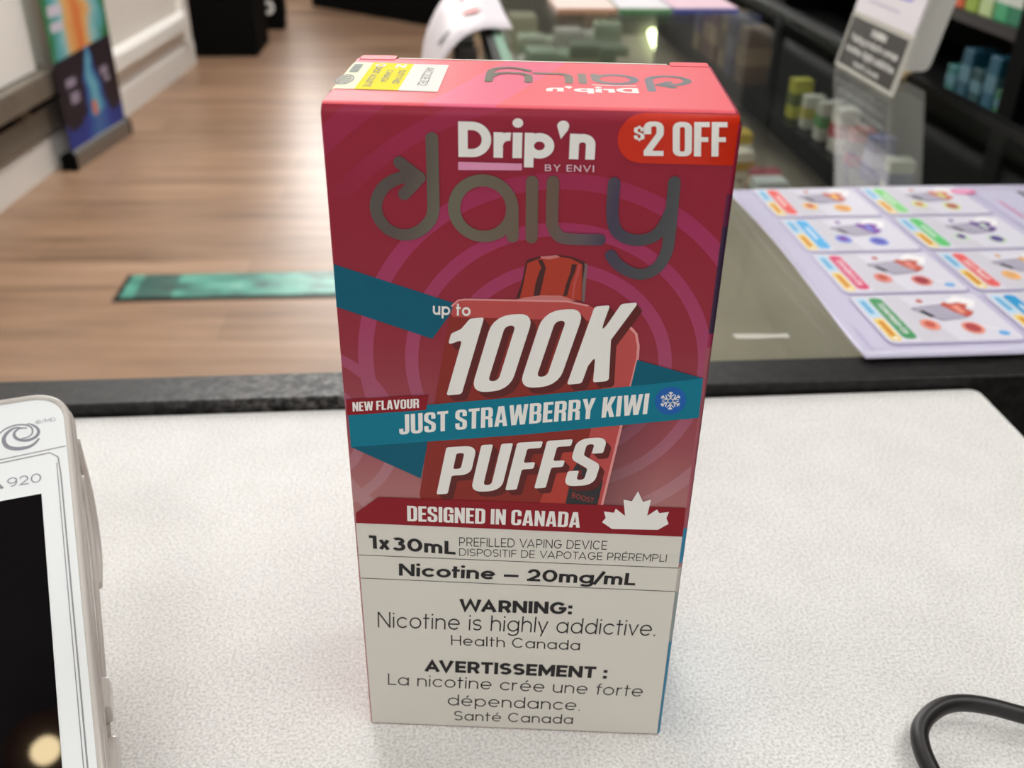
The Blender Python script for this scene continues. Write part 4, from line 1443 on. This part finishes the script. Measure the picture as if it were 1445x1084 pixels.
# maple-leaf banner
mb = MB()
mb.sheet([[(min(p[0], 34.2), p[1]) for p in PL['banner_red']]], layer(5), 0)
o = mb.build('maple_banner', M_ink_crimson, carton, recalc=False)
mb = MB()
put_heavy(mb, 'DESIGNED IN CANADA', *RW['designed'], layer(5.5), 0)
mb.build('banner_lettering', M_ink_white, o, recalc=False)
mb = MB()
mb.sheet([PL['leaf']], layer(5.6), 0)
mb.build('maple_leaf', M_ink_white, o, recalc=False)

# white warning panel
wp = MB()
wp.sheet([[(-34.6, 0.4), (34.2, 0.4), (34.2, 60.75), (-34.6, 61.25)]], layer(1.5), 0)
for a, b in (PL['line1'], PL['line2']):
    wp.sheet([stroke([(-34.5, a[1]), (34.2, b[1])], 0.16, 2)], layer(2.5), 1)
wt = MB()
B = 0.222
for text, key, bold, sp in (('1x30mL', 'ml30', .2, .8), ('PREFILLED VAPING DEVICE', 'prefilled', 0.092, 1.0), ('DISPOSITIF DE VAPOTAGE PR\u00c9REMPLI', 'disp', 0.092, 1.0),
                            ('Nicotine \u2014 20mg/mL', 'nic20', .19, .8), ('WARNING:', 'warn', B, .8), ('Nicotine is highly addictive.', 'highly', 0.088, 1.0), ('Health Canada', 'health', 0.1, 1.0),
                            ('AVERTISSEMENT :', 'avert', B, .8), ('La nicotine cr\u00e9e une forte', 'lanic', 0.088, 1.0), ('d\u00e9pendance.', 'depend', 0.088, 1.0), ('Sant\u00e9 Canada', 'sante', 0.1, 1.0)):
    put_text(wt, text, *RW[key], layer(2.8), 0, bold=bold, spacing=sp)
o = wp.build('warning_panel', [M_panel_white, M_ink_black], carton, recalc=False)
wt.build('warning_text', M_ink_black, o, recalc=False)
o['label'] = 'white panel with black nicotine warning text'

# brand lettering
br = MB()
put_text(br, 'Drip\u2019n', *RW['dripn'], layer(4.5), 0, bold=0.235, spacing=0.62)
br.sheet([PL['dripn_line']], layer(4.5), 1)
put_text(br, 'BY ENVI', *RW['byenvi'], layer(4.5), 2, bold=0.13, spacing=1.6)
br.build('brand_lettering', [M_ink_white, M_ink_pale, M_ink_lilac], carton, recalc=False)

# foil word on the front and, upside down, on the lid
DL = ART['daily']
SW = 2.15


def foil_word(mbx, at, s=1.0):
    nrm = normal_of(at)
    lift = [0]

    def put(x, y):
        p = at(x, y)
        return (p[0] + nrm.x * lift[0], p[1] + nrm.y * lift[0], p[2] + nrm.z * lift[0])
    for key in ('d', 'd_barb1', 'd_barb2', 'a', 'a_stem', 'i', 'L', 'y', 'y_tail'):
        pts = DL[key]
        lift[0] += 0.005
        if key == 'a':
            ring = pts[:-1]
            cx = sum(p[0] for p in ring) / len(ring)
            cy = sum(p[1] for p in ring) / len(ring)
            rx = (max(p[0] for p in ring) - min(p[0] for p in ring)) / 2
            ry = (max(p[1] for p in ring) - min(p[1] for p in ring)) / 2
            mbx.sheet([circle(cx, cy, rx + SW / 2, 56, ry + SW / 2), circle(cx, cy, rx - SW / 2, 56, ry - SW / 2)], put)
        elif len(pts) == 2:
            mbx.sheet([stroke(pts, SW)], put)
        else:
            mbx.sheet([stroke(smooth_path(pts, 6), SW)], put)
    # fill between the arrow barbs
    lift[0] += 0.005
    b1, tip = DL['d_barb1']
    b2 = DL['d_barb2'][0]
    mbx.sheet([[((b1[0] + tip[0]) / 2, (b1[1] + tip[1]) / 2), tip, ((b2[0] + tip[0]) / 2, (b2[1] + tip[1]) / 2)]], put)


fo = MB()
foil_word(fo, layer(4))
xs = [p[0] for p in fo.v]
fx0, fx1 = min(xs), max(xs)
iz = min(p[1] for p in DL['i']) - SW / 2
o = fo.build('foil_lettering', M_foil, carton, recalc=False)
o['label'] = 'holographic foil word on the front panel'

sc = (29.47 + 8.65) / (fx1 - fx0)


def on_top(x, z):
    return (29.47 - (x - fx0) * sc, 26.15 - (z - iz) * sc * 0.93, CH + 0.04)


ft = MB()
foil_word(ft, on_top)
o = ft.build('foil_lettering', M_foil, carton, recalc=False)
o['label'] = 'holographic foil word upside down on the lid'
bt = MB()
put_text(bt, 'Drip\u2019n', (19.08, 12.0), (2.73, 12.0), (19.08, 15.75), lambda x, y: (x, y, CH + 0.04), 0, bold=0.235, spacing=0.62)
bt.sheet([[(19.0, 17.6), (10.9, 17.6), (10.9, 17.2), (19.0, 17.2)]], lambda x, y: (x, y, CH + 0.04), 0)
o = bt.build('brand_lettering', [M_ink_white], carton, recalc=False)
o['label'] = 'white brand word upside down on the lid'

# discount badge sticker: follows the rounded fold at the top
RF = 2.4


def fold_y(z):
    d = z - (CH - RF)
    return 0.0 if d <= 0 else RF - math.sqrt(max(0.0, RF * RF - d * d))


bd = MB()
zs = [140.45 + (148.75 - 140.45) * k / 26 for k in range(27)]


def badge_left(z):
    rr_, zc = 4.15, 144.6
    return 19.1 - math.sqrt(max(0.0, rr_ * rr_ - (z - zc) ** 2))


v = []
for z in zs:
    for x in (badge_left(z), 26.0, 34.6, 35.02):
        v.append((x, fold_y(z) - (0.2 if x < 35 else -0.25), z))
bd.add(v, [(4 * i + k, 4 * i + k + 1, 4 * i + k + 5, 4 * i + k + 4) for i in range(26) for k in range(3)], 0)
sh = lambda x, z: (x, fold_y(z) - 0.4, z)
bl_ = MB()
put_heavy(bl_, '$', *RW['dollar'], sh, 0)
put_heavy(bl_, '2', *RW['two'], sh, 0)
put_heavy(bl_, 'OFF', *RW['off'], sh, 0, gap=0.05)
o = bd.build('discount_badge', M_badge, carton, recalc=False, smooth=True)
bl_.build('price_lettering', M_ink_white, o, recalc=False)
o['label'] = 'orange-red price badge on the top right corner'

# excise stamp: flat on the lid, bulging over the left fold and down the side
TOP = ART['top']
st = MB()
prof = []                                                # (x, z) path from the inner end to the side
X1, XL = -16.2, -CW / 2
prof.append((X1, CH + 0.06))
prof.append((XL + 0.9, CH + 0.07))
for k in range(1, 9):
    a = math.pi / 2 + k * math.pi / 2 / 8
    prof.append((XL + 0.75 + 1.25 * math.cos(a), CH - 1.18 + 1.25 * math.sin(a)))
prof += [(XL - 0.35, CH - 6), (XL - 0.08, CH - 16)]
ya, yb = 9.5, 31.0


def ystamp(x, t):
    y0 = 9.3 + (x - X1) * -0.045
    y1 = 30.6 + (x - X1) * -0.045
    return y0 + (y1 - y0) * t


n = len(prof)
v = [(x, ystamp(max(x, XL - 0.5), t), z) for x, z in prof for t in (0, 1)]
st.add(v, [(2 * i, 2 * i + 1, 2 * i + 3, 2 * i + 2) for i in range(n - 1)], 0)
tp = lambda d: (lambda x, y: (x, y, CH + d))
st.sheet([[(-23.2, ystamp(-23.2, 0)), (X1, ystamp(X1, 0)), (X1, ystamp(X1, 1)), (-23.0, ystamp(-23, 1))]], tp(0.09), 1)
st.sheet([[(-30.95, ystamp(-30.95, 0)), (-23.2, ystamp(-23.2, 0)), (-23.0, ystamp(-23, 1)), (-30.9, ystamp(-30.9, 1))]], tp(0.09), 2)


def down(text, x, y0, y1, h, d, mi, bold):                # reads from the far edge towards the front
    put_text(st, text, (x, y1), (x, y0), (x + h, y1), tp(d), mi, bold)


down('AKC22E7E2', -20.3, 13.5, 28.0, 1.7, 0.12, 3, 0.1)
down('DUTY PAID', -25.0, 14.5, 25.0, 1.25, 0.12, 3, 0.14)
down('CANADA', -27.3, 15.5, 25.0, 1.25, 0.12, 3, 0.14)
down('DROIT ACQUITT\u00c9', -29.8, 11.8, 27.5, 1.25, 0.12, 3, 0.14)
put_text(st, 'O', (-30.2, 27.6), (-28.1, 27.6), (-30.2, 30.4), tp(0.12), 4, 0.22)
put_text(st, 'N', (-26.2, 27.0), (-24.2, 27.0), (-26.2, 30.2), tp(0.12), 4, 0.22)
st.sheet([rrect(-34.3, -32.6, 22.6, 29.6, 0.5)], tp(0.12), 5)
for k in range(5):
    st.sheet([[(-34.0, 23.3 + k * 1.3), (-32.9, 23.8 + k * 1.3), (-32.9, 24.2 + k * 1.3), (-34.0, 23.7 + k * 1.3)]], tp(0.14), 6)
st.sheet([circle(-33.9, 16.8, 1.7, 24, 3.9), circle(-33.9, 16.8, 1.45, 24, 3.4)], tp(0.12), 3)
for k in range(7):
    yy = 14.2 + k * 0.85
    hw = 1.3 * math.sqrt(max(0.05, 1 - ((yy - 16.8) / 3.4) ** 2))
    st.sheet([[(-33.9 - hw, yy - 0.18), (-33.9 + hw, yy - 0.18), (-33.9 + hw, yy + 0.22), (-33.9 - hw, yy + 0.22)]], tp(0.12), 3)
o = st.build('excise_stamp', [M_cream, M_paperwhite, M_yellow, M_ink_black, M_paperwhite, mat('stamp_grey_green', (120, 132, 118), 0.6), M_ink_black], carton, recalc=False)
o['label'] = 'white and yellow tax stamp stuck over the lid edge'
# ------------------------------------------------------------------ card terminal
M_tw = mat('terminal_white', (243, 247, 248), rough=0.35, spec=0.5)
M_tgrey = mat('terminal_grey_print', (142, 142, 152), rough=0.4)
M_screen = mat('screen_glass', (5, 5, 10), rough=0.025, spec=0.5)
M_clear = mat('clear_shell', (204, 199, 192), rough=0.15, spec=0.6)
M_side = mat('shell_side', (244, 240, 233), rough=0.3, spec=0.5)
M_groove = mat('groove', (150, 150, 152), rough=0.5)
PIT = math.radians(24.5)
term = empty('card_terminal', (-114.15, 20.75, 0), math.radians(23))
tag(term, 'white card payment terminal in a clear shell, at the left of the counter', 'card terminal')


def face(x, y, d=0.0):
    """point of the sloping face: x across, y up the face, d above it"""
    return (x, y * math.cos(PIT) - d * math.sin(PIT), 50 + y * math.sin(PIT) + d * math.cos(PIT))


def fprism(b, poly, d0, d1, mi=0):
    n = len(poly)
    v = [face(p[0], p[1], d0) for p in poly] + [face(p[0], p[1], d1) for p in poly]
    f = [(i, (i + 1) % n, n + (i + 1) % n, n + i) for i in range(n)]
    for t in tessellate_polygon([[Vector((p[0], p[1], 0)) for p in poly]]):
        f.append(tuple(t))
        f.append(tuple(n + i for i in reversed(t)))
    b.add(v, f, mi)


def outline(g=0.0, r=7.5, y0=-98):
    return rounded([(-71.5 - g, y0 - g, 6 + g), (6.5 + g, y0 - g, 6 + g), (6.5 + g, 28 + g, r + g), (-71.5 - g, 28 + g, r + g)], 8)


b = MB()
fprism(b, outline(0), -6.5, 0)
plate = b.build('face_plate', M_tw, term, bevel=0.7, seg=3)
b = MB()
b.prism(rounded([(-94, 1.5, 1), (-91, 5.0), (24, 56.5, 2), (27.5, 52, 2), (24.5, 42, 6), (18.5, 26, 5), (5, 20, 3), (-28, 15, 3), (-60, 5, 3)]), -73, 7.2, 'x')
b.build('rear_shell', M_side, term, bevel=1.6, seg=3)
b = MB()
b.prism([(-88, 0), (-58, 5.2), (-27, 15.2), (5, 20.2), (8, 0)], -62, -6, 'x')
b.build('foot_base', M_side, term, bevel=1.0)
# clear shell: rim round the face, a ridge along the side, clip tabs
b = MB()
pts = [face(p[0], p[1], -0.3) for p in outline(0.75)]
b.tube(pts, 0.85, 10, closed=True)
pts = [face(p[0], p[1], -3.2) for p in outline(1.3)]
b.tube(pts, 0.8, 8, closed=True)
b.tube(smooth_path([(7.9, 14, 44), (8.1, 4, 35), (8.1, -6, 30), (8.0, -14, 27), (8.0, -30, 22), (7.8, -48, 16)], 5), 0.6, 8)
b.tube(smooth_path([(7.6, 22, 50), (8.2, 18, 40), (8.4, 13, 32), (8.2, 5, 25), (7.6, -4, 22)], 5), 0.9, 8)
b.build('clear_case', M_clear, term, smooth=True)
b = MB()
b.box(7.0, 9.4, -46, -36, 17.5, 22.5)
b.box(7.0, 9.6, -62, -48, 11.0, 16.5)
b.build('clip_tab', M_clear, term, bevel=0.8, seg=2)
b = MB()
fprism(b, [(-62, -95), (0, -95), (0, 0), (-62, 0)], 0.01, 0.12)
b.build('screen', M_screen, plate)
# panel seams, ridges, printing
b = MB()
fa = lambda d: (lambda x, y: face(x, y, d))
b.sheet([stroke([(-71, 9.0), (-30, 10.6), (6.2, 12.4)], 0.3, 2)], fa(0.05), 0)
b.sheet([stroke([(-69, 8.0), (2.6, 11.2), (4.3, 9.6), (4.6, 4), (4.75, -94)], 0.35, 2)], fa(0.05), 0)
b.sheet([stroke([(3.9, 8), (4.0, -94)], 0.22, 2)], fa(0.05), 0)
b.build('panel_seam', M_groove, plate, recalc=False)
b = MB()


def swirl(pts, w0, w1, w2):
    p = smooth_path(pts, 6)
    n = len(p)
    ws = []
    for i in range(n):
        t = i / (n - 1)
        ws.append(w0 * (1 - t) ** 2 + 2 * w1 * t * (1 - t) + w2 * t * t)
    b.sheet([stroke(p, ws, 6)], fa(0.06), 0)


swirl([(-10.5, 17.5), (-8.23, 19.5), (-6.69, 20.6), (-4.4, 21.1), (-2.41, 20.67), (-1.19, 19.73), (-0.9, 18.45), (-1.3, 17.4), (-2.35, 16.85), (-3.35, 16.84)], .35, .5, .3)
swirl([(-2.2, 19.71), (-3.7, 19.9), (-4.75, 19.3), (-5.1, 18.28), (-4.7, 17.2), (-3.63, 16.35), (-2.15, 16.0), (-0.62, 16.4), (0.28, 17.36), (0.39, 18.53), (-0.18, 19.67), (-1.15, 20.57), (-2.01, 20.93)], .3, 1.3, .25)
swirl([(-3.69, 20.18), (-5.2, 20.2), (-6.6, 19.2), (-7.4, 17.8), (-7.35, 16.31), (-6.7, 15.1), (-5.4, 14.25), (-3.76, 13.9), (-2.01, 14.0), (-0.72, 14.65), (0.36, 15.84)], .3, 1.7, .45)
put_text(b, '\u00ae/MD', (-0.13, 20.4), (4.5, 20.4), (-0.13, 21.5), fa(0.06), 0, 0.1)
put_text(b, '920', (-7.25, 3.5), (0.2, 3.3), (-7.2, 6.05), fa(0.06), 0, 0.1, 1.0)
put_text(b, 'A', (-11.4, 3.4), (-7.9, 3.4), (-11.4, 5.95), fa(0.06), 0, 0.2)
b.build('logo_print', M_tgrey, plate, recalc=False)

# ------------------------------------------------------------------ black cable
b = MB()
cp = smooth_path([(150, -130, 2.3), (176, -100, 2.3), (186, -60, 2.3), (182, -26, 2.3), (168, -8, 2.4), (150, 0, 2.8), (134, 4.0, 4.0), (122.6, 5.6, 5.5), (115.5, 7.2, 6.2), (109.0, 7.8, 6.6), (103.5, 6.6, 6.8), (98.8, 3.6, 6.6), (95.4, -0.6, 6.2), (94.4, -5.5, 5.6), (95.0, -11.5, 4.8), (97, -19, 3.6), (102, -34, 2.3), (112, -60, 2.2), (122, -110, 2.2), (118, -180, 2.2), (104, -290, 2.2)], 8)
b.tube(cp, 2.1, 14)
cb = b.build('power_cable', mat('black_rubber', (30, 26, 27), rough=0.42, spec=0.5), None, smooth=True)
tag(cb, 'black rubber cable looping over the right corner of the white counter', 'cable')

# ------------------------------------------------------------------ left side of the shop
ledge = empty('wall_ledge', W(0, 0), WALL_YAW)
tag(ledge, 'grey metal display ledge with white panel on the left wall', 'wall shelf')
b = MB()
b.prism(rounded([(-19.5, 268), (48, 268, 4), (48, 350, 8), (-19.5, 358)]), -1400, 520, 'y')
b.build('ledge_front', M_greymetal, ledge, bevel=2)
b = MB()
b.box(-19.5, 18, -1400, 420, 360, 1500)
b.build('white_panel', mat('panel_white', (246, 242, 236), 0.5), ledge)
b = MB()
b.box(-19.5, 10, -1400, 640, 134, 228)
b.build('shaded_skirt', mat('shaded_skirt', (120, 112, 100), 0.55), ledge)  # grey tone paints the shade on the panelling below the ledge
b = MB()
b.box(-19.5, -4, -1400, 640, 228.5, 267.5)
b.build('dark_slot', M_blackmat, ledge)  # black strip painted in for the shade of the recess under the ledge
for s in (236, 270, -300):
    b = MB()
    b.box(-3.5, 30, s, s + 14, 229, 267.5)
    b.build('bracket', M_greymetal, ledge)
for s in (360, 120):
    b = MB()
    b.prism(circle(s, 316, 7, 16), 48, 50.5, 'x')
    b.build('rivet', M_steel, ledge)

heater = empty('wall_heater', W(0, 0), WALL_YAW)
tag(heater, 'long white baseboard heater with rounded top behind the blue banner', 'heater')
b = MB()
b.prism(rounded([(-19.5, 176), (8, 176, 4), (24, 200, 14), (20, 262, 16), (-19.5, 276)], 6), 760, 2060, 'y')
b.build('heater_cover', M_trim, heater, bevel=1.5)
b = MB()
b.prism(rounded([(-19.5, 138), (-4, 138, 2), (2, 170, 3), (-19.5, 175)]), 760, 2040, 'y')
b.build('heater_louvre', M_trim, heater)
b = MB()
b.box(-19.5, 26, 2061, 2086, 136, 282)
b.build('heater_end_cap', M_trim, heater, bevel=4)


# roll-up banner
ban = empty('rollup_banner', (-1694, 3264, FLOOR), math.radians(88.07))
tag(ban, 'dark blue and green roll-up banner standing by the left wall', 'banner')


def banner_print():
    m = mat('banner_print', (20, 18, 46), rough=0.45)
    g = NT(m)
    tc = g.n('ShaderNodeTexCoord')
    sep = g.n('ShaderNodeSeparateXYZ')
    g.l(tc.outputs['Object'], sep.inputs[0])
    x, z = sep.outputs[0], sep.outputs[2]
    n = g.n('ShaderNodeTexNoise')
    n.inputs['Scale'].default_value = 9
    n.inputs['Detail'].default_value = 4
    g.l(tc.outputs['Object'], n.inputs['Vector'])
    wob = g.math('MULTIPLY', g.math('SUBTRACT', n.outputs['Fac'], 0.5), 0.10)
    # blue glowing bottle picture on navy: the spread grows downwards
    spread = g.math('MULTIPLY_ADD', g.math('SUBTRACT', 0.40, z), 0.36, 0.02)
    dx = g.math('ABSOLUTE', g.math('ADD', g.math('SUBTRACT', x, 0.25), wob))
    rel = g.math('DIVIDE', dx, spread)
    low = g.ramp(rel, [(0.0, rgb(120, 190, 205)), (0.35, rgb(70, 150, 190)), (0.7, rgb(34, 70, 150)), (1.0, rgb(22, 22, 70)), (1.0, rgb(20, 14, 34))])
    splash = g.math('LESS_THAN', g.math('ADD', z, g.math('MULTIPLY', wob, 1.4)), 0.135)
    low = g.mix(g.math('MULTIPLY', splash, 0.75), low, rgb(38, 64, 160))
    # upper half: orange fruit on green and aqua
    dx2 = g.math('ABSOLUTE', g.math('ADD', g.math('SUBTRACT', x, 0.22), g.math('MULTIPLY', wob, 1.6)))
    hi = g.ramp(g.math('ADD', dx2, g.math('MULTIPLY', wob, 0.6)), [(0.0, rgb(226, 120, 60)), (0.07, rgb(232, 180, 110)), (0.11, rgb(150, 200, 200)), (0.16, rgb(90, 170, 180)), (0.2, rgb(46, 128, 76)), (0.26, rgb(40, 104, 60))])
    up = g.math('GREATER_THAN', z, g.math('MULTIPLY_ADD', x, 0.04, 0.375))
    g.l(g.mix(up, low, hi), g.b.inputs['Base Color'])
    return m


b = MB()
b.box(0, 462, 13, 15, 62, 1750)
sheet_ = b.build('banner_sheet', banner_print(), ban)
for (x0, x1, z0, z1, k) in ((56, 130, 276, 306, 0), (72, 138, 216, 256, 0), (330, 390, 262, 292, 0), (350, 396, 236, 256, 0), (218, 254, 142, 194, 1), (30, 120, 470, 500, 2), (30, 126, 520, 556, 2)):
    b = MB()
    b.sheet([rrect(x0, x1, z0, z1, 8)], lambda x, z: (x, 12.8, z), 0)
    b.build('printed_patch', (pmat((150, 140, 160)), pmat((220, 120, 90)), pmat((214, 206, 220)))[k], sheet_, recalc=False)
b = MB()
b.prism(rounded([(0, 0), (54, 0), (54, 50, 10), (34, 66, 10), (10, 66, 8), (0, 50, 6)]), 0, 462, 'x')
b.build('banner_base', M_steel, ban, bevel=1)
for x0, x1 in ((-16, -0.3), (462.3, 478)):
    b = MB()
    b.prism(rounded([(-2, 0), (56, 0), (56, 52, 10), (34, 68, 10), (10, 68, 8), (-2, 50, 6)]), x0, x1, 'x')
    b.build('end_cap', M_blackmat, ban)

# floor graphic
fg = empty('floor_graphic', (-1143.6, 2174, FLOOR), math.radians(6.9))
tag(fg, 'teal picture strip with dark border stuck on the wooden floor', 'floor sticker')


def graphic():
    m = mat('teal_picture', (70, 150, 135), rough=0.3)
    g = NT(m)
    tc = g.n('ShaderNodeTexCoord')
    mp = g.n('ShaderNodeMapping')
    mp.inputs['Scale'].default_value = (6, 14, 1)
    g.l(tc.outputs['Object'], mp.inputs[0])
    n = g.n('ShaderNodeTexNoise')
    n.inputs['Scale'].default_value = 1.2
    n.inputs['Detail'].default_value = 5
    g.l(mp.outputs[0], n.inputs['Vector'])
    c = g.ramp(n.outputs['Fac'], [(0.32, rgb(28, 62, 60)), (0.45, rgb(58, 128, 114)), (0.58, rgb(84, 164, 146)), (0.72, rgb(150, 196, 180))])
    sep = g.n('ShaderNodeSeparateXYZ')
    g.l(tc.outputs['Object'], sep.inputs[0])
    dark = g.math('LESS_THAN', g.math('ABSOLUTE', g.math('SUBTRACT', sep.outputs[0], 0.10)), 0.05)
    c = g.mix(g.math('MULTIPLY', dark, 0.75), c, rgb(34, 62, 60))
    g.l(c, g.b.inputs['Base Color'])
    return m


b = MB()
b.box(0, 1150, 0, 178, 0.3, 1.6)
b.build('graphic_border', M_black, fg)
b = MB()
b.box(14, 1136, 24, 174, 1.7, 2.2)
b.build('graphic_picture', graphic(), fg)

# dark furniture at the back of the shop


def cabinet(name, p0, p1, depth, h, label, cat, kick=60):
    a = math.atan2(p1[1] - p0[1], p1[0] - p0[0])
    L = math.hypot(p1[0] - p0[0], p1[1] - p0[1])
    t = empty(name, (p0[0], p0[1], FLOOR), a)
    tag(t, label, cat)
    b = MB()
    b.box(0, L, 0, depth, kick, h)
    b.build('cabinet_body', M_blackmat, t, bevel=4)
    b = MB()
    b.box(4, L - 4, 1, depth - 4, 0, kick - 0.5)
    b.build('plinth', M_blackmat, t)
    return t, L


cabinet('black_cabinet', (-1889.7, 5195.7), (-1555.4, 5232.3), 420, 1080, 'plain black cabinet standing on the floor past the white heater', 'cabinet')
tw, L = cabinet('sign_tower', (-1745, 5980), (-1597.9, 5997.5), 150, 1060, 'narrow black tower with white round letters, behind the plain black cabinet', 'sign')
for k in range(5):
    b = MB()
    z = 128 + k * 100
    b.sheet([circle(62, z, 36, 28, 40), circle(62, z, 15, 20, 18)] if k % 2 == 0 else [rrect(28, 96, z - 34, z + 34, 20), rrect(48, 78, z - 14, z + 14, 6)], lambda x, y: (x, -0.8, y), 0)
    b.build('white_letter', M_ink_white, tw, recalc=False)

cabinet('black_cabinet', (-1622.9, 6868.6), (-40, 5686), 420, 1060, 'long black cabinet set at an angle across the back of the floor', 'cabinet')
